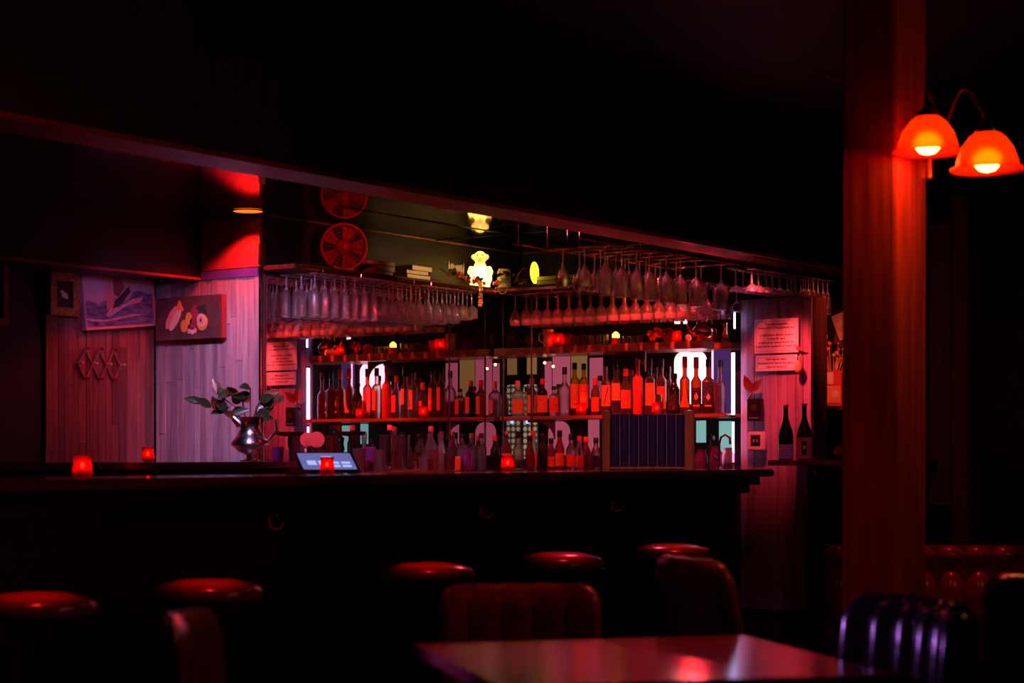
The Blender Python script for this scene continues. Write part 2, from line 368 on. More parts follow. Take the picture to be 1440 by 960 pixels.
struct('wall_bulkhead', 'black_paint', -3, 7.39, 7.41, 7.78, 2.165, 2.49)
tag(box('trim_8', 'frame_maroon', 4.2, 7.38, 7.395, 7.41, 2.158, 2.172), kind='structure')
pm('violet_light_trim', (.12, .07, .5), .5)  # blue-violet light on the strip, put into its base colour
tag(box('trim_9', 'violet_light_trim', 7.385, 7.405, 6.97, 7.40, 2.16, 2.205), kind='structure')
wr = struct('wall_right', 'black_paint', 9.82, 9.95, 5.29, 6.95, 0, 2.49)
wq = struct('wall_partition', 'dark_wood', 9.67, 9.85, 4.81, 5.27, 0, 2.1)
struct('wall_alcove', 'black_paint', 10.4, 10.5, 3.0, 7.9, 0, 3.05)
tag(box('trim_10', 'plum_board1', 10.36, 10.4, 4.27, 4.40, .9, 2.55), kind='structure')
tag(box('trim_11', 'red_plank1', 10.37, 10.4, 4.17, 4.265, .5, 2.7), kind='structure')
# planks
def planks_x(parent, X, y0, y1, z0, z1, wd, mats, joints=True, out=-1):
    y = y0; k = 0
    while y < y1 - .005:
        ww = min(wd * random.uniform(.85, 1.15), y1 - y)
        cuts = [z0] + ([random.uniform(z0 + .9, z1 - .1)] if joints else []) + [z1]
        for a, b in zip(cuts, cuts[1:]):
            t = .018 + random.uniform(-.003, .003)
            box('plank', random.choice(mats), *sorted((X + .02, X + out * (t - .02))), y + .0012, y + ww - .0012, a + .001, b - .001, parent)
        y += ww
def planks_y(parent, Y, x0, x1, z0, z1, wd, mats):
    x = x0
    while x < x1 - .005:
        ww = min(wd * random.uniform(.85, 1.15), x1 - x)
        cuts = [z0, random.uniform(z0 + .4, z1 - .2), z1]
        for a, b in zip(cuts, cuts[1:]):
            t = .018 + random.uniform(-.003, .003)
            box('plank', random.choice(mats), x + .0012, x + ww - .0012, Y - t, Y + .005, a + .001, b - .001, parent)
        x += ww
pale = ['pale_plank%d' % i for i in range(5)]; redp = ['red_plank%d' % i for i in range(4)]; plum = ['plum_board%d' % i for i in range(3)]
planks_x(wp, 7.39, 6.962, 7.76, 0.3, 2.17, .047, pale)
planks_y(wb, 7.778, 6.6, 7.38, 0.3, 2.16, .047, redp)
planks_x(wq, 9.65, 4.812, 5.268, 0.3, 2.098, .052, plum, joints=False)
tag(box('trim_12', 'chrome', 7.378, 7.39, 6.945, 6.958, 1.0, 2.2), kind='structure')
# metal angle strips on the pier edge
tag(box('trim_13', 'print_plum', 7.388, 7.409, 6.961, 7.40, 2.21, 2.489), kind='structure')
o = box('corner_bracket', 'brass', 7.36, 7.40, 6.93, 6.944, 2.215, 2.33); tag(o, 'short metal angle strip on the upper edge of the pier above the glass shelf', 'bracket')

# ------------------------------------------------------------------ mirror on the back wall
mr = empty('wall_mirror', (8.6, YM, 1.1), 0, 'large frameless wall mirror behind the left glass rack, showing the bottle shelves', 'mirror')
MB().box(-1.18, 1.2, 0, .012, .02, 1.07).build('mirror_pane', 'mirror', mr)
MB().box(-1.19, -1.18, -.004, .014, .02, 1.07).build('edge_strip', 'chrome', mr)

# ------------------------------------------------------------------ bar counter
bar = empty('bar_counter', (5.5, 5.1, 0), 0, 'long dark wooden bar counter with glossy top', 'bar counter')
MB().box(-5.5, 3.78, -.25, .34, 1.075, 1.115).build('bar_top', 'bar_top', bar, bev=.008)
MB().box(-5.5, 3.7, -.2, .3, 1.03, 1.075).build('corbel', 'bar_wood', bar)
MB().box(-5.5, 3.64, -.17, .28, .985, 1.03).build('corbel', 'bar_wood', bar)
MB().box(-5.5, 3.58, -.12, .26, .0, .985).build('bar_body', 'bar_wood', bar)
x = -3.0
for k in range(54):
    MB().box(x + .002, x + .118, -.135 - random.uniform(0, .004), -.12, .12, .98).build('plank', 'bar_wood', bar); x += .1215
MB().box(-5.5, 3.6, -.15, -.12, 0, .115).build('kickboard', 'bar_wood', bar)
# hooks under the bar
def hook(px, py, lab):
    Y = 4.958; X = on_y(px, Y); z = zat(py, X, Y) - .012
    h = empty('coat_hook', (X, Y, z), -PI / 2, lab, 'hook')
    MB().box(0, .006, -.008, .008, -.03, .02).build('plate', 'hook_metal', h, bev=.002)
    for sgn in (-1, 1):
        MB().tube([(.006, 0, -.02), (.02, sgn * .012, -.035), (.035, sgn * .03, -.032), (.042, sgn * .042, -.01)], .0035, 6).build('prong', 'hook_metal', h, 50)
    MB().tube([(.004, 0, .012), (.03, 0, .01), (.045, 0, .02)], .0035, 6).build('prong', 'hook_metal', h, 50)
hook(378, 727, 'double brass coat hook on the bar front, left, above the second stool')
hook(675, 713, 'middle brass coat hook on the bar front, between the other two')
hook(860, 705, 'brass coat hook on the bar front nearest the bar end')

# back counters
bc = empty('back_counter', (8.9, 6.4, 0), 0, 'dark L-shaped back bar counter under the bottle shelves', 'counter')
MB().box(.05, .9, -.93, .52, 1.075, 1.105).build('countertop', 'bar_top', bc, bev=.004)
MB().box(.4, .74, -1.11, -.935, 1.075, 1.105).build('countertop', 'bar_top', bc, bev=.004)
MB().box(.42, .72, -1.1, -.935, 0, 1.075).build('cabinet_body', 'bar_wood', bc)
MB().box(-1.45, .04, .02, .52, 1.075, 1.105).build('countertop', 'bar_top', bc, bev=.004)
MB().box(.1, .7, -.9, .5, 0, 1.075).build('cabinet_body', 'bar_wood', bc)
MB().box(-1.4, .09, .08, .5, 0, 1.075).build('cabinet_body', 'bar_wood', bc)
sc_ = empty('service_counter', (6.0, 6.85, 0), 0, 'dark raised service ledge running in front of the plank walls', 'counter')
MB().box(-1.6, 1.3, -.3, .3, 1.125, 1.16).build('countertop', 'bar_top', sc_, bev=.004)
MB().box(-1.55, 1.27, -.25, .28, 0, 1.125).build('cabinet_body', 'bar_wood', sc_)

cb = empty('side_cabinet', (9.47, 4.6, 0), 0, 'dark side cabinet with thin glossy top holding two wine bottles, beside the post', 'cabinet')
MB().box(-.18, .17, -.3, .3, 1.135, 1.165).build('cabinet_top', 'bar_top', cb, bev=.004)
MB().box(-.05, .17, -.28, .12, 0, 1.135).build('cabinet_body', 'bar_wood', cb)
MB().lathe([(0, -.02), (.014, -.02), (.016, -.008), (.008, 0)], 10, -.062, .06, 0, 1.1, 'x').build('knob', 'brass', cb, 50)

# ------------------------------------------------------------------ shelves
def shelf_thing(name, label, parts):
    e = empty(name, (9.66, 6.1, parts[0][1][4]), 0, label, 'shelf')
    for nm, b, m in parts:
        MB().box(b[0] - 9.66, b[1] - 9.66, b[2] - 6.1, b[3] - 6.1, b[4] - parts[0][1][4], b[5] - parts[0][1][4]).build(nm, m, e, bev=.003)
    return e
s1 = shelf_thing('bottle_shelf', 'lower red-brown shelf carrying the long row of liquor bottles',
    [('shelf_board', (9.53, 9.8, 5.3, 6.92, 1.412, 1.435), 'shelf_wood')])
s2 = shelf_thing('display_shelf', 'upper red-brown shelf with candles, glasses and curios above the bottle row',
    [('shelf_board', (9.47, 9.8, 5.42, 6.92, 1.815, 1.86), 'shelf_wood'), ('end_board', (9.6, 9.8, 5.3, 5.418, 1.815, 1.85), 'shelf_wood')])
# curved corner brackets under the shelves
def bracket(Y, z, s, lab):
    pts = [(0, 0)] + [(s * .16 * (1 - math.cos(t * PI / 16)) , -.10 + .10 * math.sin(t * PI / 16)) for t in range(9)] + [(s * .16, 0)]
    e = empty('shelf_bracket', (9.56, Y, z), 0, lab, 'bracket')
    p2 = [(0, -.0), (0, -.12)] + [(s * .14 * (1 - math.cos(t * PI / 16)) + 0, -.12 + .105 * math.sin(t * PI / 16)) for t in range(1, 9)] + [(s * .2, -.015), (s * .2, 0)]
    MB().poly(p2, -.008, .008).build('bracket_plate', 'dark_wood', e)
bracket(5.86, 1.813, 1, 'curved wooden bracket under the display shelf right of the frosted red bottle')
bracket(5.62, 1.411, -1, 'curved wooden bracket under the bottle shelf near the padded panel')
bracket(6.52, 1.411, 1, 'curved wooden bracket under the bottle shelf, left of the pink reflection panel')
ts = empty('glass_shelf', (9.0, 6.8, 2.185), 0, 'L-shaped top shelf over the hanging glasses, holding books and the glowing monkey', 'shelf')
MB().box(-1.62, .8, -.1, .13, 0, .025).build('shelf_board', 'dark_wood', ts, bev=.002)
MB().box(.17, .8, -1.45, -.102, 0, .025).build('shelf_board', 'dark_wood', ts, bev=.002)
MB().box(-1.62, .17, -.106, -.1, -.004, .012).build('edge_strip', 'copper', ts)
MB().box(.162, .17, -1.45, -.106, -.004, .012).build('edge_strip', 'copper', ts)
# light metal strip at the rack's left end
tag(box('rack_end_strip', 'chrome', 7.36, 7.62, 6.64, 6.655, 2.2, 2.218), 'pale metal strip at the left end of the glass shelf beside the pier', 'strip')
# chrome poles in the corner
for X, Y, lab in ((9.5, 6.87, 'slim chrome pole in the mirror corner, left of the pair'), (9.455, 6.62, 'slim chrome pole at the front of the bottle shelf, right of the corner')):
    e = empty('chrome_pole', (X, Y, 1.107), 0, lab, 'pole')
    MB().lathe([(.006, 0), (.006, 1.07)], 10).build('rod', 'steel', e, 50)
    MB().lathe([(0, 0), (.014, 0), (.014, .01), (.006, .014)], 12).build('flange', 'chrome', e, 50)

# glowing flat panels behind the bottles, standing in for mirror reflections
def panel(px0, px1, py0, py1, mat, lab, X=9.808, t=.008, rounded=0, cat='panel', name='reflection_panel'):
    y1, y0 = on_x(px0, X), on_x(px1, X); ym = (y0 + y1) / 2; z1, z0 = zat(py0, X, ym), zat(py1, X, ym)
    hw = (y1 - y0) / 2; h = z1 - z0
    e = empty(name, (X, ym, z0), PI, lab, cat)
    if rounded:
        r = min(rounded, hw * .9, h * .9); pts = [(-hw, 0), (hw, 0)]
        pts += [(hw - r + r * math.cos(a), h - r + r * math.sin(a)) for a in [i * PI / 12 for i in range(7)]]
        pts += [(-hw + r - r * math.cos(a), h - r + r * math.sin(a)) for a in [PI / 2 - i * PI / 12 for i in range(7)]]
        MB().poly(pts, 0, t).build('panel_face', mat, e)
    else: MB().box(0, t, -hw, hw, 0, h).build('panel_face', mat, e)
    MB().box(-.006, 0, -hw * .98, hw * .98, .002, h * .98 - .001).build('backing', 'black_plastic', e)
panel(949, 994, 494, 568, 'white_glow', 'brightest white reflection stand-in panel with rounded top behind the right-hand bottles', rounded=.06)
panel(971, 999, 487, 495, 'rose_reflection', 'short rosy reflection stand-in strip above the bright white stand-in', X=9.803, t=.004)
panel(1004, 1029, 490, 582, 'lilac_reflection', 'dim lilac reflection stand-in panel behind the last bottle on the right')
panel(778, 802, 501, 582, 'pink_reflection', 'pink reflection stand-in panel behind the black-capped clear bottle')
panel(767, 776, 508, 560, 'pink_reflection', 'narrow pink reflection stand-in panel left of the black-capped clear bottle')
panel(830, 848, 503, 560, 'pink_reflection', 'pink reflection stand-in panel behind the small red bottle')
panel(804, 826, 500, 560, 'olive_reflection', 'tall olive-gold reflection stand-in panel between two pink ones')
panel(742, 755, 501, 526, 'olive_reflection', 'small golden reflection stand-in panel near the mirror corner')
panel(772, 802, 592, 640, 'pink_reflection', 'pink reflection stand-in panel with rounded top below the bottle shelf', rounded=.07)
panel(828, 843, 590, 640, 'pink_reflection', 'narrow pink reflection stand-in panel below the shelf beside the padded panel post')
panel(980, 993, 590, 622, 'teal_reflection', 'small pale teal reflection stand-in panel right of the padded panel')
panel(1012, 1029, 592, 650, 'teal_reflection', 'tall pale teal reflection stand-in panel beside the violet tube, below the shelf')
panel(736, 757, 540, 582, 'lattice_glow', 'upper lattice panel standing in for a reflection in the mirror corner', rounded=.03, name='lattice_reflection')
panel(736, 757, 590, 645, 'lattice_glow', 'lower lattice panel standing in for a reflection in the mirror corner', name='lattice_reflection')
def tube_light(px, py0, py1, X, mat, lab, r=.009):
    Y = on_x(px, X); z1, z0 = zat(py0, X, Y), zat(py1, X, Y)
    e = empty('tube_lamp', (X, Y, z0), 0, lab, 'lamp')
    MB().lathe([(0, 0), (r, 0), (r, z1 - z0), (0, z1 - z0)], 12).build('tube', mat, e, 50)
    for zz in (-.012, z1 - z0): MB().lathe([(0, 0), (r * 1.3, 0), (r * 1.3, .012), (0, .012)], 12, z0=zz).build('end_cap', 'black_plastic', e, 50)
tube_light(1031, 496, 583, 9.6, 'tube_violet', 'bright violet-white vertical tube lamp at the right end of the bottle shelf', .011)
tube_light(1031, 593, 650, 9.6, 'tube_violet', 'shorter violet tube lamp below the bottle shelf, right end', .007)
tube_light(1002, 492, 560, 9.78, 'tube_pink', 'thin pink vertical tube lamp beside the bright white reflection panel', .006)
tube_light(1033, 440, 462, 9.6, 'tube_violet', 'stub of violet tube lamp above the display shelf', .006)
for px, py, m, lab in ((766, 510, 'tiny_bulb', 'tiny warm bulb left of the pink reflection panel'), (778, 515, 'tiny_bulb', 'tiny warm bulb right of its twin, by the pink reflection panel'),
                       (722, 577, 'blue_bulb', 'tiny blue bulb at the mirror end of the bottle shelf'), (742, 593, 'blue_bulb', 'tiny blue bulb just below the bottle shelf')):
    Y = on_x(px, 9.78); e = empty('fairy_bulb', (9.78, Y, zat(py, 9.78, Y)), 0, lab, 'bulb')
    MB().ball((0, 0, 0), .009 if 'warm' in lab else .012, 8, 5).build('bulb_glass', m, e, 50)
    MB().box(0, .03, -.003, .003, -.003, .003).build('socket', 'black_plastic', e)

# ------------------------------------------------------------------ padded panel between two posts
pp = empty('padded_panel', (8.56, 5.235, 1.116), face(1, math.tan(TH)), 'dark blue vertically channelled padded panel between two wooden posts on the bar', 'panel')
for s_ in (-1, 1):
    MB().lathe([(0, 0), (.025 + .004 * s_, 0), (.025 + .004 * s_, .28), (.022 + .004 * s_, .315), (0, .32)], 20, 0, s_ * .222, 3.2).build('post', 'oak_post', pp, 40)
for k in range(8):
    y = -.2 + (k + .5) * .4 / 8
    MB().lathe([(0, .018), (.0245, .02), (.0245, .295), (0, .298)], 16, .004, y, 2.8).build('channel', 'navy_padding', pp, 50)
for k in range(7):
    MB().box(.022, .0275, -.2 + (k + 1) * .05 - .0015, -.2 + (k + 1) * .05 + .0015, .022, .292).build('piping', 'seam', pp)
MB().box(-.02, .02, -.2, .2, .004, .017).build('bottom_rail', 'oak_post', pp)

# ------------------------------------------------------------------ bottles
BM = {}
def cached(key, fn):
    if key not in BM: BM[key] = fn()
    return BM[key]
def arc_label(R, z0, z1, half, sq, mat, taper=1.0):
    n = 10; v = []; f = []
    for j, (z, hh) in enumerate(((z0, half), (z1, half * taper))):
        for i in range(n + 1):
            a = -hh + 2 * hh * i / n; c, q = math.cos(a), math.sin(a)
            k = (abs(c) ** sq + abs(q) ** sq) ** (-1 / sq) if sq else 1
            v.append(((R + .0015) * k * c, (R + .0015) * k * q, z))
    for i in range(n): f.append((i, i + 1, n + 2 + i, n + 1 + i))
    v2 = [(x * .985, y * .985, z) for x, y, z in v]
    m = len(v); f += [tuple(q + m for q in reversed(t)) for t in f]
    f += [(i + 1, i, m + i, m + i + 1) for i in range(n)] + [(n + 1 + i, n + 2 + i, m + n + 2 + i, m + n + 1 + i) for i in range(n)]
    f += [(0, n + 1, m + n + 1, m), (2 * n + 1, n, m + n, m + 2 * n + 1)]
    return MB().add(v + v2, f).mesh("label", mat, 60)
def bottle(loc, H, R, glass, cap, label, desc, sh=.58, nk=.78, nR=.013, sq=0, lab=(.1, .48), half=1.0, group=None, capH=.13, taper=1.0, extra=None, name='liquor_bottle', pour=False):
    e = empty(name, loc, face(loc[0], loc[1]), desc, 'bottle', group)
    def body():
        p = [(0, .002), (R * .85, 0), (R, .006), (R, sh * H)]
        for i in range(1, 7):
            t = i / 6; p.append((nR + (R - nR) * .5 * (1 + math.cos(t * PI)), sh * H + (nk - sh) * H * t))
        p += [(nR, H * (1 - capH) + .004), (nR * .9, H * (1 - capH) + .004)]
        return MB().lathe(p, 24, sq=sq).mesh('bottle_body', glass, 40)
    link_mesh('bottle_body', cached(('b', H, R, glass, sh, nk, nR, sq, capH), body), e)
    def capm():
        return MB().lathe([(nR * 1.15, H * (1 - capH)), (nR * 1.22, H * (1 - capH) + .004), (nR * 1.18, H * .99), (nR, H), (0, H)], 16).mesh('cap', cap, 50)
    if pour:
        def pm_():
            return MB().lathe([(nR * 1.1, H * (1 - capH)), (nR * 1.1, H * (1 - capH) + .012), (.004, H * (1 - capH) + .018), (.003, H), (0, H)], 10).tube([(0, 0, H * .98), (.004, .006, H + .012), (.008, .016, H + .02)], .0032, 6).mesh('pourer', 'chrome', 50)
        link_mesh('pourer', cached(('p', H, nR, capH), pm_), e)
    else: link_mesh('cap', cached(('c', H, nR, cap, capH), capm), e)
    if label:
        lb = link_mesh('label', cached(('l', H, R, label, lab, half, sq, taper), lambda: arc_label(R, lab[0] * H, lab[1] * H, half, sq, label, taper)), e)
        if extra == 'diamond':
            k = R + .003
            if sq: k = R + .0035
            MB().poly([(-.013, .3 * H), (0, .24 * H), (.013, .3 * H), (0, .38 * H)], k, k + .001).build('emblem', 'label_cream', lb)
            MB().poly([(-.02, .13 * H), (.02, .13 * H), (.02, .16 * H), (-.02, .16 * H)], k, k + .001).build('label_band', 'label_orange', lb)
        elif extra == 'dot':
            MB().lathe([(0, 0), (.007, 0), (.007, .001), (0, .001)], 12, R + .002, 0, 0, .42 * H, 'x').build('emblem', 'frosted_red', lb)
        elif extra == 'stripe':
            MB().poly([(-.015, lab[0] * H + .012), (-.009, lab[0] * H + .012), (.016, lab[1] * H - .01), (.01, lab[1] * H - .01)], R + .002, R + .003).build('print_stroke', 'ink', lb)
    if glass in ('clear_glass', 'amber_glass', 'yellow_glass', 'rose_glass') and sq == 0:
        pass
    return e
XB = 9.63
def on_shelf(px, top, R, *a, X=XB, zb=1.436, **k):
    Y = on_x(px, X); H = round(zat(top, X, Y) - zb, 3)
    return bottle((X, Y, zb), H, R, *a, **k)
# lower shelf, from the mirror corner to the right end
on_shelf(728, 535, .036, 'clear_glass', 'label_cream', 'label_tan', 'squat clear bottle with pale cap, nearest the mirror corner on the bottle shelf', sh=.62, sq=4, capH=.2)
on_shelf(748, 532, .032, 'amber_glass', 'frosted_red', 'label_tan', 'amber bottle with red cap and arched tan label bearing a dot, near the corner', sh=.6, extra='dot', lab=(.08, .56), capH=.18)
on_shelf(763, 532, .032, 'dark_bottle', 'frosted_red', 'label_orange', 'dark square-shouldered bottle with square orange label and red neck, third from the mirror corner', sh=.62, sq=4, lab=(.1, .55), capH=.16)
on_shelf(779, 543, .03, 'clear_glass', 'black_plastic', 'label_red', 'low wide bottle with red paper label, just left of the big black-capped clear bottle', sh=.66, sq=4, lab=(.12, .62), capH=.12)
on_shelf(794, 516, .04, 'clear_glass', 'black_plastic', None, 'large round-shouldered clear bottle with tall black cap and no front label', sh=.52, nk=.72, capH=.15)
on_shelf(808, 510, .029, 'yellow_glass', 'black_plastic', 'label_orange', 'slim bottle of yellow liquor with black cap behind the bright votive', sh=.66, nk=.76, lab=(.14, .6), capH=.13)
on_shelf(821, 511, .031, 'yellow_glass', 'black_plastic', 'label_red', 'yellow-tinted bottle with black cap and red label right of the bright votive', sh=.66, nk=.76, lab=(.14, .6), capH=.12)
on_shelf(837, 531, .027, 'rose_glass', 'frosted_red', 'label_red', 'small red bottle with red cap, left of the diagonal-print orange label', sh=.6, capH=.2)
on_shelf(852, 504, .031, 'clear_glass', 'black_plastic', 'label_orange', 'clear bottle with black cap and orange label crossed by a diagonal stroke', sh=.56, nk=.68, lab=(.16, .53), capH=.14, extra='stripe')
on_shelf(866, 504, .028, 'clear_glass', 'dark_bottle', 'label_orange', 'clear bottle with dark neck and narrow tall orange label, right of the diagonal-print one', sh=.58, nk=.68, lab=(.26, .56), capH=.2)
on_shelf(880, 518, .034, 'clear_glass', 'frosted_red', 'label_red', 'clear bottle with red stopper and broad two-tone red label left of the frosted red bottle', sh=.56, lab=(.14, .54), capH=.16)
on_shelf(897, 501, .031, 'frosted_red', 'frosted_red', None, 'tall frosted all-red bottle with long neck in the middle of the bottle shelf', sh=.6, nk=.72, nR=.012)
on_shelf(914, 504, .031, 'clear_glass', 'dark_wood', 'label_orange', 'clear bottle with brown cork cap and tall orange label, right of the frosted red bottle', sh=.62, nk=.7, lab=(.16, .56), capH=.16)
on_shelf(930, 504, .03, 'rose_glass', 'dark_wood', 'label_red', 'reddish bottle with dark cap behind the small gold glass', sh=.6, nk=.7, lab=(.1, .5), capH=.16)
on_shelf(948, 525, .035, 'dark_bottle', 'dark_bottle', 'label_black', 'broad black bottle with wide shoulders left of the glowing white reflection panel', sh=.58, nR=.017, capH=.12)
on_shelf(963, 501, .03, 'amber_glass', 'frosted_red', 'label_orange', 'amber bottle with red neck and wedge-shaped orange label before the white reflection panel', sh=.58, nk=.68, lab=(.12, .58), half=1.2, taper=.15, capH=.2)
on_shelf(979, 502, .031, 'amber_glass', 'frosted_red', 'label_black', 'amber bottle with red neck and black label framed in red, before the white reflection panel', sh=.56, nk=.68, lab=(.14, .46), capH=.2, extra='diamond')
on_shelf(996, 505, .038, 'amber_glass', 'black_plastic', 'label_black', 'square bottle with big black label bearing a round emblem, second from the shelf end', sh=.58, nk=.7, sq=5, lab=(.14, .58), half=.72, extra='diamond', capH=.14)
on_shelf(1013, 506, .034, 'rose_glass', 'black_plastic', None, 'round bottle of pink liquor with black cap, last on the right of the bottle shelf', sh=.5, nk=.66, capH=.14)
# second row glimpsed between
for i, (px, top, g, c) in enumerate(((741, 545, 'clear_glass', 'black_plastic'), (786, 540, 'amber_glass', 'black_plastic'), (844, 528, 'clear_glass', 'black_plastic'), (873, 512, 'clear_glass', 'black_plastic'), (888, 520, 'clear_glass', 'frosted_red'), (922, 516, 'clear_glass', 'dark_wood'), (940, 515, 'amber_glass', 'dark_bottle'))):
    on_shelf(px, top, .026, g, c, None, 'slim unlabelled bottle in the rear row, ' + ('nearest the mirror corner', 'left of the large clear bottle', 'behind the diagonal-print orange label', 'behind the narrow tall orange label', 'left of the frosted red bottle', 'right of the tall cork-capped bottle', 'left of the broad black bottle')[i], X=9.735, group='rear row of bottles on the bottle shelf')
# counter bottles, right wing
XC = 9.42
CB = [(696, 612, .03, 'dark_bottle', 'frosted_red', None, 'dark bottle with red cap nearest the corner on the back counter'),
 (712, 606, .034, 'rose_glass', 'copper', 'label_red', 'reddish decanter-like bottle with copper top behind the bar candle'),
 (729, 607, .034, 'clear_glass', 'black_plastic', None, 'clear bottle with square black cap above the bar candle'),
 (745, 612, .028, 'rose_glass', 'black_plastic', None, 'rose-tinted bottle right of the bar candle, on the back counter'),
 (750, 605, .026, 'clear_glass', 'frosted_red', 'label_red', 'slim clear bottle with red pourer and pointed red label on the back counter'),
 (763, 609, .03, 'dark_bottle', 'black_plastic', None, 'black wine-shaped bottle with orange collar on the back counter'),
 (775, 616, .03, 'rose_glass', 'black_plastic', 'label_orange', 'bottle with short black cap and round orange label on the back counter'),
 (787, 605, .029, 'rose_glass', 'black_plastic', 'label_orange', 'tall black-capped bottle with two-piece orange label on the back counter'),
 (803, 610, .032, 'clear_glass', 'black_plastic', 'label_red', 'clear bottle with black cap and wide red label on the back counter'),
 (815, 613, .028, 'clear_glass', 'frosted_red', 'label_red', 'bottle with bright red cap, right of the wide red label'),
 (824, 614, .03, 'rose_glass', 'frosted_red', None, 'conical bottle with red top shining left of the oak post'),
 (838, 615, .03, 'clear_glass', 'black_plastic', 'label_black', 'bottle with black cap and striped dark label against the oak post')]
for i, (px, top, R, g, c, lb, d) in enumerate(CB):
    X = 9.42 if i % 2 == 0 else 9.34
    on_shelf(px, top, R, g, c, lb, d, X=X, zb=1.106, sh=.5, capH=.17, lab=(.08, .42))
# wine bottles on the side cabinet
for px, lb, d, ln in ((1105, 'label_cream', 'dark wine bottle with plain pale label on the side cabinet, left of the pair', (.02, .28)),
                  (1131, 'label_orange', 'dark wine bottle with framed portrait label on the side cabinet, right of the pair', (.02, .4))):
    X = 9.43; Y = on_x(px, X)
    e = bottle((X, Y, 1.166), .315, .043, 'dark_bottle', 'frosted_red', lb, d, sh=.42, nk=.8, nR=.014, lab=ln, half=1.1, capH=.04, name='wine_bottle')
    if 'portrait' in d:
        lb_ = [c for c in e.children if c.name.startswith('label')][0]
        MB().poly([(-.014, .03), (.014, .03), (.014, .105), (-.014, .105)], .0445, .0455).build('label_frame', 'ink', lb_)
        MB().ball((.0455, 0, .07), .009, 8, 5, (.2, 1, 1.4)).build('emblem', 'label_cream', lb_)

# ------------------------------------------------------------------ glassware
def votive(loc, lab, s=1.0, flame=True, power=.5, group=None):
    e = empty('votive_candle', loc, 0, lab, 'candle', group)
    R = .032 * s; H = .075 * s
    link_mesh('cup', cached(('vc', s), lambda: MB().lathe([(0, .001), (R * .7, 0), (R * .98, .012), (R * 1.05, H * .35), (R * .88, H * .72), (R * .98, H), (R * .93, H), (R * .83, H * .72), (R * 1.0, H * .35), (R * .9, .014), (0, .01)], 20).mesh('cup', 'red_votive', 50)), e)
    link_mesh('candle_wax', cached(('vw', s), lambda: MB().lathe([(0, .014), (R * .8, .014), (R * .84, H * .3), (0, H * .34)], 16).mesh('candle_wax', 'votive_glow', 50)), e)
    link_mesh('flame', cached(('vf', s), lambda: MB().ball((0, 0, H * .56), .0075 * s, 8, 6, (1, 1, 1.5)).mesh('flame', 'flame', 50)), e)
    return e
ZB = 1.116
def bar_pt(px, Y): return (on_y(px, Y), Y, ZB)
votive(bar_pt(116, 5.0), 'lit red votive candle farthest left on the bar top', 1.05, power=1.0)
votive(bar_pt(460, 5.2), 'lit red votive candle on the bar top in front of the tablet', .95, power=.8)
votive(bar_pt(714, 5.25), 'lit red votive candle alone at the middle of the bar top', 1.0, power=.8)
votive((on_y(208, 6.75), 6.75, 1.161), 'lit red votive candle on the raised ledge before the plank wall', .95, power=.5)
def sh_pt(px, X, z): return (X, on_x(px, X), z)
votive(sh_pt(817, 9.56, 1.436), 'lit red votive in front of the yellow liquor bottles', 1.0, power=.5)
votive(sh_pt(923, 9.56, 1.436), 'lit red votive in front of the gold glass on the bottle shelf', .9, power=.5)
votive(sh_pt(785, 9.54, 1.861), 'lit red votive at the left of the display shelf by the painted mug', 1.1, power=.5)
votive(sh_pt(952, 9.54, 1.861), 'lit red votive among the dried flowers on the display shelf', .9, power=.5)
# yellow candle
for px, X, z, lab in ((866, 9.56, 1.861, 'yellow-glowing candle in a low red cup on the display shelf'),):
    e = empty('glowing_candle', sh_pt(px, X, z), 0, lab, 'candle')
    MB().lathe([(0, 0), (.026, 0), (.028, .04), (.026, .04), (0, .005)], 16).build('cup', 'frosted_red', e, 50)
    MB().lathe([(0, .041), (.022, .041), (.022, .062), (.01, .075), (0, .08)], 16).build('candle_wax', 'yellow_candle', e, 50)
e = empty('gold_glass', sh_pt(926, 9.575, 1.436), 0, 'small footed gold glass behind the right votive on the bottle shelf', 'glass')
MB().lathe([(.02, 0), (.004, .004), (.004, .03), (.016, .045), (.021, .08), (.019, .12)], 16).build('glass_bowl', 'brass', e, 50)

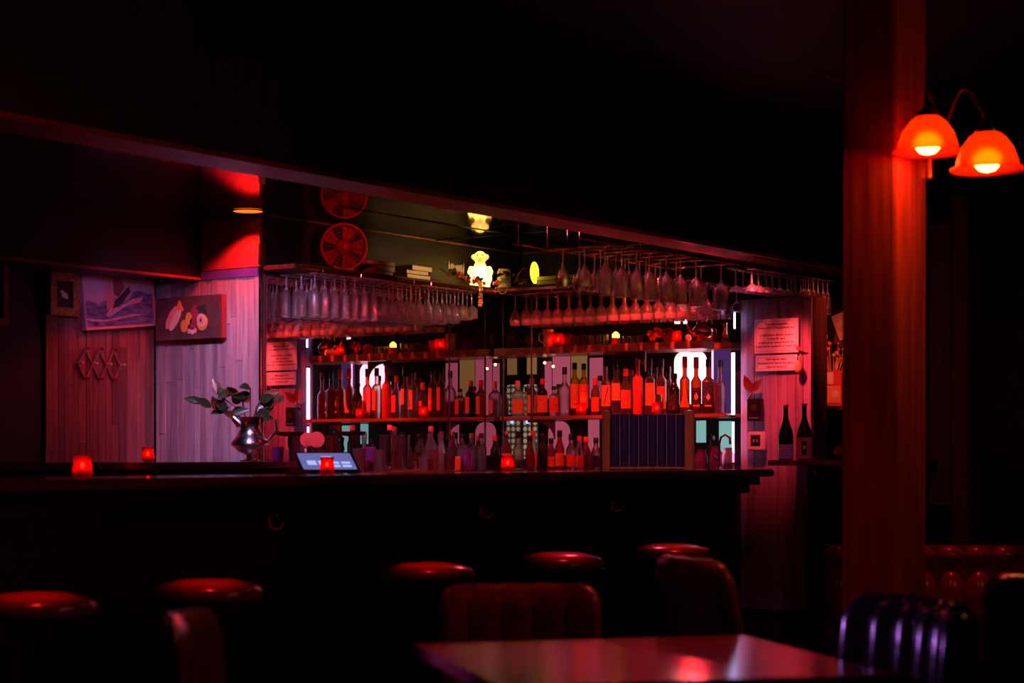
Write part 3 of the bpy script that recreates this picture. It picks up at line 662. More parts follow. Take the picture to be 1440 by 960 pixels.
# hanging stemware
def wine_prof(H, R, kind):
    if kind == 'flute': return [(R * 1.25, 0), (R * 1.2, .003), (.004, .006), (.004, .06), (R * .5, .08), (R, .12), (R * .95, H)]
    if kind == 'coupe': return [(R * .8, 0), (R * .78, .003), (.004, .006), (.004, .08), (R * .5, .09), (R, .105), (R * 1.02, H)]
    return [(R * .85, 0), (R * .82, .003), (.0045, .007), (.004, .03), (.004, .085), (.012, .1), (R * .8, .125), (R, .155), (R * .9, .19), (R * .76, H)]
def hang_glass(loc, H, R, kind, label, group, split=False):
    if split:
        e = empty('wine_glass', loc, random.uniform(0, 3), label, 'glass', group)
        p = [(r, -z) for r, z in wine_prof(H, R, kind)]
        link_mesh('glass_stem', cached(('gs', H, R, kind), lambda: edge_mat(MB().lathe([(0, -.0001)] + p[:5], 14).mesh('glass_stem', 'wine_glass', 60), [(.001, .09)])), e)
        link_mesh('glass_bowl', cached(('gb', H, R, kind), lambda: edge_mat(MB().lathe(p[4:] + [(R * .76, -H), (R * .76 - .0022, -H), (R * .79, -H + .004)], 20).mesh('glass_bowl', 'wine_glass', 60), [(H - .003, H + .01)])), e)
        return e
    pf = [(r, -z) for r, z in wine_prof(H, R, kind)]; q_ = pf[-1][0]
    me = cached(('g', H, R, kind), lambda: edge_mat(MB().lathe([(0, -.0001)] + pf + [(q_ - .0025, -H - .0005), (q_ - .001, -H + .005)], 16).mesh('stemmed_glass', 'wine_glass', 60), [(.001, .075), (H - .003, H + .01)]))
    o = link_mesh({'flute': 'champagne_flute', 'coupe': 'coupe_glass'}.get(kind, 'wine_glass'), me); o.location = loc; o.rotation_euler = (random.uniform(-.02, .02), random.uniform(-.02, .02), random.uniform(0, 3))
    return tag(o, label, 'glass', group)
def edge_mat(me, zs):
    me.materials.append(MATS['glass_edge'])
    for p in me.polygons:
        z = -p.center.z
        if any(a <= z <= b for a, b in zs): p.material_index = 1
    return me
def rail_pair(parent, p0, p1, gap, mat='chrome'):
    d = (Vector(p1) - Vector(p0)).normalized(); n = Vector((-d.y, d.x, 0)) * gap
    for s in (-1, 1):
        a = Vector(p0) + n * s; b = Vector(p1) + n * s
        MB().tube([a, b, b + Vector((0, 0, .008))], .0028, 6).build('rail', mat, parent, 50)
# rack A: left wing, under the glass shelf
ra = empty('glass_rack', (8.3, 6.8, 2.17), 0, 'chrome stemware rack full of hanging glasses in front of the mirror', 'rack')
for k in range(19):
    X = 7.5 + k * .082
    if X > 9.02: break
    rail_pair(ra, (X - 8.3, -.19, -.005), (X - 8.3, .12, -.005), .016)
    for j, Y in enumerate((6.665, 6.76, 6.87)):
        if j == 0 and X > 8.93: continue
        kd = 'flute' if X < 8.0 else ('coupe' if X > 8.75 else 'wine')
        H, R = {'flute': (.225, .027), 'coupe': (.16, .037), 'wine': (.2, .036)}[kd]; row = ('front', 'middle', 'rear')[j]
        hang_glass((X + random.uniform(-.004, .004), Y, 2.164), H, R, kd,
                   {'flute': 'champagne flute in the %s row at the left end of the rack before the mirror' % row, 'coupe': 'coupe in the %s row near the corner end of the left rack' % row, 'wine': 'wine glass in the %s row in the middle of the rack before the mirror' % row}[kd],
                   row + ' row ' + {'flute': 'flutes on the left rack', 'coupe': 'coupes on the left rack', 'wine': 'wine glasses on the left rack'}[kd])
for k in range(11):
    X = 7.5 + k * .155
    MB().tube([(X - 8.3, -.195, -.005), (X - 8.3, -.195, .012)], .0025, 6).build('hanger', 'chrome', ra, 50)
MB().tube([(-.85, -.195, -.008), (.75, -.195, -.008)], .003, 6).build('front_rod', 'chrome', ra, 50)
# rack B: right wing
rb = empty('glass_rack', (9.4, 6.0, 2.17), 0, 'chrome stemware rack with hanging glasses over the bottle shelves', 'rack')
for k in range(19):
    Y = 5.24 + k * .078
    if Y > 6.6: break
    rail_pair(rb, (-.23, Y - 6.0, -.005), (.33, Y - 6.0, -.005), .016)
    for j, X in enumerate((9.21, 9.32, 9.43, 9.55)):
        kd = 'wine' if j % 2 == 0 else 'coupe'
        H, R = (.17, .034) if kd == 'wine' else (.145, .0335); row = ('front', 'second', 'third', 'rear')[j]; part_ = 'far' if Y > 6.1 else ('middle' if Y > 5.65 else 'near')
        hang_glass((X, Y + random.uniform(-.004, .004), 2.164), H, R, kd,
                   'small %s in the %s row, %s section of the rack over the bottle shelves' % ('wine glass' if kd == 'wine' else 'coupe', row, part_),
                   '%s row, %s section of the right rack' % (row, part_))
for k in range(9):
    MB().tube([(-.235, -.75 + k * .17, -.005), (-.235, -.75 + k * .17, .008)], .0025, 6).build('hanger', 'chrome', rb, 50)
MB().tube([(-.235, -.78, -.008), (-.235, .6, -.008)], .003, 6).build('front_rod', 'chrome', rb, 50)
# rack C: front rack under the soffit, big wine glasses
rc = empty('front_glass_rack', (8.2, 5.16, 2.285), 0, 'brass-toned glass rack slung under the bar soffit with large wine glasses', 'rack')
names = ['leftmost', 'second', 'third', 'fourth', 'fifth', 'sixth', 'seventh', 'rightmost']
xs = []
for k, px in enumerate((851, 874, 895, 913, 937, 957, 979, 1014)):
    Y = 5.0; X = on_y(px, Y); xs.append(X)
    hang_glass((X, Y, 2.232), .25, .042, 'wine', '%s large wine glass in the front row under the soffit%s' % (names[k], '' if k in (0, 7) else ', counting from the left'), None, True)
    rail_pair(rc, (X - 8.2, -.22, -.055), (X - 8.2, .2, -.055), .018, 'copper')
    for Y, rw in ((5.13, 'middle'), (5.26, 'rear')):
        hang_glass((X + .01, Y, 2.232), .2, .036, 'wine', 'wine glass in the %s row behind the %s large glass under the soffit' % (rw, names[k]), 'rear wine glasses on the front rack')
for k, X in enumerate((xs[0] - .25, xs[0], xs[2], xs[4], xs[6], xs[7] + .12)):
    MB().tube([(X - 8.2, -.1, -.052), (X - 8.2, -.1, .0)], .003, 6).build('hanger', 'copper', rc, 50)
    MB().tube([(X - 8.2, .19, -.052), (X - 8.2, .19, .2)], .003, 6).build('hanger', 'copper', rc, 50)
MB().tube([(xs[0] - .3 - 8.2, .19, -.052), (xs[7] + .15 - 8.2, .19, -.052)], .003, 6).build('cross_rod', 'copper', rc, 50)
MB().tube([(xs[0] - .3 - 8.2, -.21, -.052), (xs[7] + .15 - 8.2, -.21, -.052)], .003, 6).build('cross_rod', 'copper', rc, 50)
# rack D: over the partition
rd = empty('end_glass_rack', (9.7, 5.0, 2.285), 0, 'wire glass rack at the bar end above the plum partition', 'rack')
for z in (-.005, -.06):
    for Y in ((-.12, .06) if z > -.03 else (-.085, -.055, .015, .045)): MB().tube([(-.62, Y, z), (.45, Y, z)], .003, 6).build('cross_rod', 'chrome', rd, 50)
for k in range(8): MB().tube([(-.6 + k * .14, -.12, -.06), (-.6 + k * .14, -.12, 0)], .003, 6).build('hanger', 'chrome', rd, 50)
for k in range(7):
    X = 9.16 + k * .085
    for Y in (4.93, 5.03): hang_glass((X, Y, 2.222), .12, .036, 'coupe', 'short coupe hanging from the end rack above the plum partition', 'coupes on the end rack')
for k in range(6):
    X = 9.77 + k * .062
    for Y in (4.92, 5.0): hang_glass((X, Y, 2.222), .2, .024, 'flute', 'champagne flute hanging at the far right of the end rack', 'flutes on the end rack')

# ------------------------------------------------------------------ display shelf curios (z 1.861)
ZD = 1.861
def lathe_thing(name, cat, label, loc, prof, mat, part='body', n=20, sq=0, rz=0):
    e = empty(name, loc, rz, label, cat); MB().lathe(prof, n, sq=sq).build(part, mat, e, 50); return e
lathe_thing('gourd_pot', 'pot', 'dark round pot at the mirror end of the display shelf', sh_pt(721, 9.6, ZD), [(0, 0), (.03, 0), (.045, .03), (.04, .07), (.03, .1), (.02, .12), (.024, .13)], 'dark_wood')
e = lathe_thing('teapot', 'pot', 'dark brown round teapot left of the painted mug', sh_pt(750, 9.58, ZD), [(0, 0), (.035, 0), (.055, .035), (.05, .075), (.025, .095), (.0, .1)], 'dark_wood')
MB().tube([(0, .06, .03), (0, .1, .05), (0, .115, .085)], .01, 8, [1.3, 1, .7]).build('spout', 'dark_wood', e, 50)
MB().ball((0, 0, .106), .01).build('lid_knob', 'dark_wood', e, 50)
e = lathe_thing('painted_mug', 'mug', 'orange-red painted mug catching the candle light, left on the display shelf', sh_pt(771, 9.55, ZD), [(0, .002), (.03, 0), (.034, .11), (.031, .11), (.028, .01), (0, .008)], 'print_orange', 'mug_body', rz=face(9.6, 6.3))
MB().tube([(0, -.032, .09), (0, -.055, .08), (0, -.058, .045), (0, -.032, .025)], .005, 8).build('handle', 'print_cream', e, 50)
MB().ball((.032, .004, .06), .012, 8, 6, (.3, 1, 1.5)).build('painted_motif', 'print_cream', e, 50)
lathe_thing('red_tumbler', 'glass', 'red glass tumbler right of the left-hand votive on the display shelf', sh_pt(799, 9.55, ZD), [(0, .003), (.022, 0), (.028, .075)], 'red_votive', 'glass_body')
for k, px in enumerate((811, 822, 832, 842, 852)):
    lathe_thing('shot_glass', 'glass', 'clear shot glass in the short row on the display shelf', sh_pt(px, 9.57, ZD), [(0, .008), (.016, 0), (.021, .065), (.019, .065), (.015, .01), (0, .012)], 'wine_glass', 'glass_body')['group'] = 'shot glasses on the display shelf'
for k, px in enumerate((880, 890, 900)):
    lathe_thing('cordial_glass', 'glass', 'tiny clear cordial glass right of the yellow candle', sh_pt(px, 9.57, ZD), [(0, .004), (.016, 0), (.019, .05)], 'wine_glass', 'glass_body')['group'] = 'cordial glasses on the display shelf'
e = empty('dried_flowers', sh_pt(928, 9.55, ZD), face(9.5, 5.7), 'cluster of red dried flowers with curled petals on the display shelf', 'flowers')
for k in range(9):
    a = random.uniform(-.07, .07); z = random.uniform(.02, .075); r = random.uniform(.015, .024)
    m = MB()
    for j in range(6):
        t = j * PI / 3; m.ball((random.uniform(-.02, .02), a + r * .7 * math.cos(t), z + r * .7 * math.sin(t)), r * .55, 7, 4, (.5, 1, 1))
    m.ball((.012, a, z), r * .3, 6, 4); m.build('flower', random.choice(['dried_red', 'frosted_red', 'leaf_brown']), e, 60)
e = empty('fabric_roll', sh_pt(968, 9.52, ZD), face(9.5, 5.5), 'small pale roll lying end-on at the right of the display shelf', 'roll')
MB().lathe([(0, -.1), (.02, -.1), (.02, .02), (.014, .021), (.012, .018), (0, .018)], 16, 0, 0, 0, .02, 'x').build('roll_body', 'print_cream', e, 50)
e = lathe_thing('copper_kettle', 'kettle', 'round hammered copper kettle near the right end of the display shelf', sh_pt(991, 9.6, 1.861), [(0, 0), (.045, 0), (.075, .035), (.075, .07), (.045, .105), (.02, .115), (.02, .125), (0, .13)], 'copper', 'kettle_body')
MB().tube([(0, -.05, .1), (0, -.045, .15), (0, 0, .17), (0, .045, .15), (0, .05, .1)], .005, 8).build('handle', 'copper', e, 50)
MB().tube([(0, .07, .05), (0, .1, .07), (0, .12, .11)], .012, 8, [1.2, .9, .6]).build('spout', 'copper', e, 50)
lathe_thing('copper_jug', 'jug', 'small copper jug at the far right end above the bottle shelf', sh_pt(1021, 9.69, 1.851), [(0, 0), (.03, 0), (.04, .04), (.022, .08), (.028, .12), (.024, .12), (0, .07)], 'copper', 'jug_body')
lathe_thing('squat_red_jar', 'jar', 'squat red jar between the votive and the roll on the display shelf', sh_pt(941, 9.67, 1.861), [(0, 0), (.03, 0), (.036, .04), (.03, .07), (.0, .08)], 'frosted_red', 'jar_body')
e = empty('spotlight_lamp', (9.62, on_x(958, 9.62), 1.861), face(9.6, 5.6), 'small lamp with two bright rectangular lights above the dried flowers', 'lamp')
MB().lathe([(0, 0), (.02, 0), (.02, .006), (.004, .01), (.004, .12), (0, .12)], 12).build('stand', 'black_metal', e, 50)
MB().box(-.01, .01, -.045, .045, .105, .145).build('lamp_head', 'black_metal', e)
for y0, y1 in ((-.04, -.006), (.012, .035)): MB().box(.01, .013, y0, y1, .112, .138).build('light_panel', 'white_glow', e)

# ------------------------------------------------------------------ top shelf things (z 2.211)
ZT = 2.211
def tl(px, Y=6.8): return (on_y(px, Y), Y, ZT)
X, Y, _ = tl(483)
fan = empty('round_fan', (X, Y, ZT), face(X, Y) + .1, 'round red drum fan standing on the top shelf near the pier', 'fan')
MB().lathe([(.118, -.045), (.13, -.04), (.135, 0), (.13, .04), (.122, .045), (.118, .03), (.116, -.03), (.118, -.045)], 40, 0, 0, 0, .137, 'x').build('fan_ring', 'red_fan', fan, 40)
MB().lathe([(0, -.03), (.04, -.03), (.042, .01), (.03, .022), (0, .024)], 24, 0, 0, 0, .137, 'x').build('hub', 'frame_maroon', fan, 50)
for k in range(5):
    a = k * 2 * PI / 5; c = (.0, math.cos(a), math.sin(a)); q = (0, -math.sin(a), math.cos(a)); v = []
    for r, wd, tw in ((.04, .018, .012), (.11, .042, .02)):
        for s in (-1, 1): v.append((-.005 + s * tw, r * c[1] + s * wd * q[1], .137 + r * c[2] + s * wd * q[2]))
    v += [(x + .002, y, z) for x, y, z in v]
    MB().add(v, [(0, 1, 3, 2), (4, 6, 7, 5), (0, 2, 6, 4), (1, 5, 7, 3), (0, 4, 5, 1), (2, 3, 7, 6)]).build('blade', 'frame_maroon', fan)
g = MB()
for r in (.06, .08, .1): g.lathe([(r - .0012, .03), (r, .032), (r + .0012, .03), (r, .028), (r - .0012, .03)], 28, 0, 0, 0, .137, 'x')
for k in range(16):
    a = k * PI / 8; g.tube([(.03, .04 * math.cos(a), .137 + .04 * math.sin(a)), (.03, .12 * math.cos(a), .137 + .12 * math.sin(a))], .0012, 4)
g.build('grille', 'red_fan', fan)
MB().box(-.04, .04, -.06, .06, 0, .012).build('foot', 'red_fan', fan, bev=.003)
def book(x, y, z, L, W, T, rz, lab, cov='cover_dark'):
    e = empty('book', (x, y, z), rz, lab, 'book')
    MB().box(-W / 2 + .002, W / 2 - .002, -L / 2 + .003, L / 2 - .003, .002, T - .002).build('page_block', 'page', e)
    MB().box(-W / 2, W / 2, -L / 2, L / 2, 0, .002).box(-W / 2, W / 2, -L / 2, L / 2, T - .002, T).box(-W / 2 - .002, -W / 2 + .002, -L / 2, L / 2, 0, T).build('cover', cov, e)
X1 = on_y(527, 6.8); X2 = on_y(577, 6.8)
book(X1 + .01, 6.8, ZT, .17, .12, .022, -PI / 2, 'bottom book of the left stack on the top shelf')
book(X1 + .03, 6.8, ZT + .0225, .165, .12, .032, -PI / 2 + .03, 'middle book of the left stack on the top shelf')
book(X1, 6.81, ZT + .055, .23, .13, .026, -PI / 2 - .05, 'top book of the left stack on the top shelf')
book(X2, 6.8, ZT, .22, .13, .026, -PI / 2, 'bottom pale-edged book of the second stack, near the plants')
book(X2 - .01, 6.8, ZT + .0265, .2, .13, .022, -PI / 2 - .03, 'middle pale-edged book of the second stack, near the plants')
book(X2 + .03, 6.8, ZT + .049, .2, .13, .03, -PI / 2 + .04, 'top pale-edged book of the second stack, near the plants')
Y3 = on_x(780, 9.3)
book(9.33, Y3 - .03, ZT, .28, .14, .034, PI, 'thick book lying right of the yellow disc lamp')
book(9.34, Y3 - .02, ZT + .0345, .27, .14, .026, PI, 'dark book lying on top of the thick one right of the disc lamp')

# glowing monkey
def remesh(mb, name, mat, vox=.005):
    me = mb.mesh(name, mat); o = bpy.data.objects.new('tmp', me); COL.objects.link(o)
    md = o.modifiers.new('r', 'REMESH'); md.mode = 'VOXEL'; md.voxel_size = vox
    sm = o.modifiers.new('s', 'SMOOTH'); sm.iterations = 4; sm.factor = .6
    dg = bpy.context.evaluated_depsgraph_get(); m2 = bpy.data.meshes.new_from_object(o.evaluated_get(dg))
    bpy.data.objects.remove(o); m2.name = name; m2.polygons.foreach_set('use_smooth', [True] * len(m2.polygons))
    if not m2.materials: m2.materials.append(MATS[mat])
    return m2
mx, my = 9.13, 6.775
mk = empty('monkey_lamp', (mx, my, ZT + .003), face(mx, my), 'glowing yellow-white sitting monkey lamp in the corner of the top shelf', 'lamp')
m = MB().ball((0, 0, .05), .055, 20, 14, (.95, 1.3, 1.0)).ball((0, 0, .085), .05, 18, 12, (.9, 1.3, 1.05)).ball((.0, 0, .125), .035, 14, 10, (.9, 1.1, 1)).box(-.04, .04, -.06, .06, 0, .03)
m.ball((.004, 0, .178), .042, 20, 14, (.95, .92, 1.0)).ball((.032, 0, .163), .023, 14, 10, (.9, 1.0, .9))
for s in (-1, 1):
    m.ball((0, s * .04, .184), .016, 12, 8, (.5, 1, 1.15))
    m.tube([(.0, s * .052, .12), (.02, s * .064, .09), (.04, s * .05, .055), (.045, s * .03, .035)], .016, 10, [1, .95, .85, .8])
    m.tube([(.0, s * .04, .022), (.045, s * .045, .02)], .02, 10)
link_mesh('monkey_body', remesh(m, 'monkey_body', 'monkey_glass', .0045), mk)
for s in (-1, 1): MB().ball((.041, s * .015, .192), .0045, 8, 6).build('eye', 'cover_dark', mk, 60)
for s in (-1, 1): MB().ball((.0535, s * .004, .169), .0022, 6, 5).build('nostril', 'cover_dark', mk, 60)
MB().box(.047, .0535, -.009, .009, .1545, .156).build('mouth', 'cover_dark', mk)
l = bpy.data.lights.new('monkey_bulb', 'POINT'); l.color = (1, .68, .2); l.energy = 3.0; l.shadow_soft_size = .012
o = bpy.data.objects.new('monkey_bulb', l); COL.objects.link(o); o.parent = mk; o.location = (0, 0, .055)
# yellow disc lamp
X = 9.27; Y = on_x(751, X)
dl = empty('disc_lamp', (X, Y, ZT), face(X, Y) + 1.15, 'bright yellow round disc lamp seen nearly edge-on on the top shelf', 'lamp')
MB().lathe([(0, .0), (.066, .0), (.066, .003), (0, .006)], 32, 0, 0, 0, .085, 'x').build('disc_face', 'yellow_disc', dl, 50)
MB().lathe([(0, -.02), (.05, -.018), (.07, -.004), (.07, .004), (.066, .004), (.066, -.001)], 32, 0, 0, 0, .085, 'x').build('disc_rim', 'copper', dl, 50)
MB().box(-.03, .02, -.03, .03, 0, .008).box(-.012, -.006, -.006, .006, .005, .05).build('foot', 'copper', dl)
# jar with patterned front + leaves
X = 9.28; Y = on_x(709, X)
jr = empty('patterned_jar', (X, Y, ZT), face(X, Y), 'pale patterned square jar with vine leaves, right of the monkey', 'jar')
MB().lathe([(0, 0), (.04, 0), (.042, .01), (.042, .105), (.034, .115), (.034, .12), (0, .12)], 24, sq=5).build('jar_body', 'cream_cloth', jr, 40)
MB().poly([(-.02, .03), (.02, .03), (.02, .06), (-.02, .06)], .043, .0445).build('jar_panel', 'print_green', jr)
MB().tube([(.0, -.045, .02), (.0, -.075, .05), (0, -.07, .09), (0, -.045, .1)], .004, 8).build('handle', 'black_metal', jr, 50)
def leaf_mb(mb, p, d, L, W, droop=.15, up=(0, 0, 1)):
    p = Vector(p); d = Vector(d).normalized(); s = d.cross(Vector(up))
    s = s.normalized() if s.length > .01 else Vector((0, 1, 0)); nrm = s.cross(d)
    n = 6; v = []; f = []
    for i in range(n + 1):
        t = i / n; wv = W * math.sin(PI * t ** .8) * .5; c = p + d * L * t + Vector((0, 0, -droop * L * t * t))
        v += [c - s * wv + nrm * wv * .35, c, c + s * wv + nrm * wv * .35]
    for i in range(n):
        a = i * 3; f += [(a, a + 1, a + 4, a + 3), (a + 1, a + 2, a + 5, a + 4)]
    k = len(v); v += [q - nrm * .0012 for q in v]; f += [tuple(reversed([i + k for i in t])) for t in f[:2 * n]]
    return mb.add(v, f)
# garland
gd = empty('fruit_garland', (8.97, 6.72, ZT), 0, 'garland of red berries, leaves and grapes around the monkey lamp', 'garland')
for k in range(26):
    t = k / 25; p = (-.24 + .33 * t + random.uniform(-.012, .012), -.02 + random.uniform(-.012, .012), .055 - .045 * t + random.uniform(-.012, .016))
    MB().ball(p, random.uniform(.008, .012), 8, 6).build('berry', 'berry_red', gd, 60)
for k in range(20):
    a = (0, 0)
    x_ = .02 + (k % 2) * .018 + random.uniform(-.004, .004); z_ = .02 - (k // 2) * .0155
    y_ = -.04 + random.uniform(-.006, .002)
    MB().ball((x_, y_ - .002, z_), .0098, 9, 7).build('grape', 'grape', gd, 60)
for k in range(22):
    t = random.random(); a = random.uniform(0, 2 * PI)
    leaf_mb(MB(), (-.26 + .3 * t, -.01, .02 + .03 * (1 - t)), (math.cos(a), math.sin(a) * .4 - .2, random.uniform(.0, .8)), random.uniform(.05, .08), .028, up=(.3, -1, .3)).build('leaf', 'leaf', gd)
for k in range(8):
    MB().tube([(-.2 + k * .018, .01, .05), (-.21 + k * .02, .01, .085 + random.uniform(0, .03)), (-.21 + k * .021, .01, .1 + random.uniform(0, .04))], .008, 6, [.8, 1, .1]).build('bud', 'cream_cloth', gd, 60)
# vine right of monkey
vn = empty('vine_sprig', (9.2, 6.6, ZT), PI, 'sprig of dry vine with leaves, berries and a curled tendril by the patterned jar', 'plant')
for k in range(9):
    a = random.uniform(-.8, .8)
    leaf_mb(MB(), (random.uniform(-.01, .02), random.uniform(-.05, .1), random.uniform(.01, .09)), (.5, math.sin(a), random.uniform(-.2, .7)), .06, .034, up=(1, 0, .3)).build('leaf', 'leaf', vn)
for k in range(16): MB().ball((.02 + random.uniform(-.01, .01), .1 + random.uniform(-.03, .04), .018 + random.uniform(-.008, .02)), .01, 8, 6).build('berry', 'grape', vn, 60)
for k in range(10): MB().ball((.03, -.075 + random.uniform(-.03, .03), .018 + random.uniform(-.008, .02)), .009, 8, 6).build('berry', 'berry_red', vn, 60)
MB().tube([(.05, -.02 + .034 * math.cos(t), -.01 + .034 * math.sin(t)) for t in [i * PI / 8 for i in range(17)]], .003, 6).build('tendril', 'straw', vn, 60)
MB().tube([(.04, .06, .02), (.04, .09, .07), (.04, .12, .1), (.04, .15, .1)], .003, 6).build('tendril', 'straw', vn, 60)

# ------------------------------------------------------------------ left back counter things
ZC = 1.106
def lc(px, Y=6.6): return (on_y(px, Y), Y, ZC)
e = empty('round_paddle', lc(440, 6.62), 0, 'pair of round red discs on stems at the left end of the back counter', 'ornament'); e.rotation_euler.z = face(e.location.x, 6.6)
for y, r in ((-.03, .038), (.02, .042)): MB().lathe([(0, -.004), (r, -.004), (r, .004), (0, .004)], 24, .01 * (y > 0), y, 0, .17, 'x').build('disc', 'frosted_red', e, 50)
MB().box(-.03, .03, -.05, .05, 0, .01).box(-.004, .004, -.033, -.027, .01, .14).box(.006, .014, .017, .023, .01, .14).build('stand', 'black_metal', e)
def tin(px, py, R, mat, lab, Y=6.6, name='shaker_tin', cat='shaker'):
    p = lc(px, Y); H = zat(py, p[0], Y) - ZC
    e = empty(name, p, 0, lab, cat)
    MB().lathe([(0, 0), (R * .72, 0), (R, H), (R * .96, H), (R * .68, .005), (0, .005)], 22).build('tin_body', mat, e, 50)
    MB().lathe([(R * .99, H - .004), (R * 1.04, H - .002), (R * .99, H)], 22).build('rim', mat, e, 50)
tin(543, 611, .04, 'steel', 'tall steel shaker tin at the left of the back counter row')
tin(556, 612, .034, 'copper', 'copper-coloured shaker tin, second in the back counter row', 6.70)
tin(568, 611, .036, 'steel', 'steel shaker tin third in the back counter row')
tin(505, 630, .038, 'rose_glass', 'rose glass jar behind the tablet on the back counter', 6.55, 'glass_jar', 'jar')
tin(520, 628, .034, 'purple_glass', 'violet-tinted jar right of the tablet', 6.6, 'glass_jar', 'jar')
tin(533, 632, .03, 'clear_glass', 'clear jar beside the steel shaker tin', 6.5, 'glass_jar', 'jar')
e = empty('domed_strainer', lc(492, 6.72), 0, 'wide dark metal dish on a tall foot behind the tablet', 'dish')
MB().lathe([(0, 0), (.04, 0), (.01, .01), (.008, .19), (.08, .2), (.09, .212), (.086, .216), (0, .204)], 28).build('dish', 'black_metal', e, 50)
MB().lathe([(.086, .211), (.094, .214), (.086, .218)], 28).build('rim', 'chrome', e, 50)
for px, top, lab, g in ((548, 597, 'bottle with glowing red stopper behind the shaker tins', 'dark_bottle'), (606, 599, 'bottle with red stopper in the middle of the left back counter', 'clear_glass')):
    X, Y, _ = lc(px, 6.8); bottle((X, Y, ZC), round(zat(top, X, Y) - ZC, 3), .03, g, 'frosted_red', None, lab, capH=.12)
for k, (px, lab, mt) in enumerate(((596, 'cut-glass tumbler between the shaker tins and the decanter', 'wine_glass'), (586, 'copper mule mug in the left back counter row', 'copper'), (609, 'red-glowing short tumbler on the left back counter', 'rose_glass'), (640, 'ribbed pale jar right of the decanter', 'label_tan'), (632, 'short amber tumbler near the decanter', 'amber_glass'))):
    p = lc(px, 6.52 + .05 * (k % 2)); h = .08 + .02 * (k % 3)
    lathe_thing('tumbler', 'glass', lab, p, [(0, .004), (.03, 0), (.034, h), (.031, h), (.027, .01), (0, .012)], mt, 'glass_body', 16)
e = lathe_thing('decanter', 'decanter', 'round-bodied glass decanter with stopper on the left back counter', lc(620, 6.65), [(0, 0), (.04, 0), (.055, .03), (.045, .08), (.014, .13), (.014, .18), (.02, .19)], 'clear_glass', 'decanter_body')
MB().ball((0, 0, .205), .018).build('stopper', 'clear_glass', e, 60)
lathe_thing('purple_jar', 'jar', 'dark purple jar near the corner of the left back counter', lc(657, 6.55), [(0, 0), (.036, 0), (.038, .09), (.024, .11), (.024, .13), (0, .13)], 'purple_glass', 'jar_body')
for px, c, lab in ((663, 'frosted_red', 'red-capped bottle left of the corner on the back counter'), (677, 'dark_wood', 'brown-capped bottle in the very corner of the back counter'), (650, 'black_plastic', 'black-capped bottle behind the purple jar')):
    X, Y, _ = lc(px, 6.78); bottle((X, Y, ZC), round(zat(609, X, Y) - ZC, 3), .032, 'clear_glass', c, None, lab, capH=.14)
e = empty('wire_caddy', lc(575, 6.47), 0, 'low chrome wire caddy with scroll ends in front of the shaker tins', 'caddy')
for y in (-.04, .04): MB().tube([(-.12, y, .02), (-.11, y, .0), (.11, y, .0), (.13, y, .03), (.12, y, .06), (.1, y, .05)], .004, 6).build('scroll_wire', 'chrome', e, 50)
for x_ in (-.1, -.03, .04, .1): MB().tube([(x_, -.04, .004), (x_, .04, .004)], .003, 6).build('cross_wire', 'chrome', e, 50)
# right end counter things (violet lit)
def rc_(px, X=9.45): return (X, on_x(px, X), ZC + .0)
for px, h, mt, nm, lab in ((986, .1, 'purple_glass', 'glass_jug', 'round violet-lit jug right of the padded panel'), (1007, .12, 'purple_glass', 'glass_jar', 'violet-lit lidded jar in the middle, right of the padded panel'), (1024, .11, 'rose_glass', 'glass_jar', 'rose jar against the plum partition, below the shelf')):
    e = lathe_thing(nm, 'jar', lab, rc_(px, 9.58), [(0, 0), (.034, 0), (.038, .02), (.038, h * .8), (.026, h), (.026, h + .01), (.03, h + .02), (0, h + .022)], mt, 'jar_body')
e = empty('bar_faucet', (9.46, on_x(1019, 9.46), ZC), face(9.5, 5.3), 'curved chrome faucet at the right end of the back counter', 'faucet')
MB().tube([(0, -.03, 0), (0, -.03, .15), (0, -.02, .19), (0, .005, .205), (0, .03, .185), (0, .032, .15)], .007, 8).build('spout', 'copper', e, 60)
MB().lathe([(0, 0), (.018, 0), (.014, .02), (.008, .025)], 14, 0, -.03).build('base', 'chrome', e, 50)
MB().tube([(0, -.03, .06), (0, -.06, .08)], .005, 8).build('lever', 'chrome', e, 60)
e = empty('tap_handle', (9.7, on_x(997, 9.7), ZC), face(9.5, 5.3), 'ornate dark tap head with chrome ball beside the padded panel', 'tap')
MB().lathe([(0, 0), (.02, 0), (.012, .03), (.012, .1), (.02, .13), (.012, .16), (.018, .2), (0, .22)], 14).build('tap_column', 'black_metal', e, 50)
MB().ball((.0, .02, .19), .016).build('ball', 'chrome', e, 60)

# ------------------------------------------------------------------ tablet and pitcher
X = on_y(456, 5.35)
tb = empty('tablet_till', (X, 5.33, ZB), face(X, 5.33) + .25, 'tablet till with lit blue screen leaning back on the bar top', 'tablet')
tilt = math.radians(62)
def tilted(mb, name, mat, parent, x0):
    o = mb.build(name, mat, parent, bev=0); o.rotation_euler = (0, -tilt, 0); o.location = (x0, 0, .012); return o
body = tilted(MB().box(-.012, 0, -.13, .13, 0, .17), 'tablet_body', 'screen_bezel', tb, .06)
MB().box(0, .0012, -.118, .118, .012, .158).build('screen', 'screen_ui', body)
for a, b, c, d in ((-.09, -.05, .05, .09), (-.04, .0, .05, .09), (.01, .05, .03, .05), (.06, .1, .03, .05), (.01, .05, .06, .08), (.06, .1, .06, .08), (-.02, .03, .12, .128)):
    MB().box(.0012, .002, a, b, c, d).build('screen_tile', 'screen_tile', body)
MB().box(-.07, .06, -.06, .06, 0, .01).build('base', 'white_plastic', tb, bev=.004)
MB().box(-.035, -.02, -.03, .03, .008, .06).build('stand_arm', 'white_plastic', tb)
X = on_y(416, 5.25)
e = empty('card_reader', (X, 5.25, ZB), 1.0, 'small pale card reader lying left of the tablet', 'card reader')
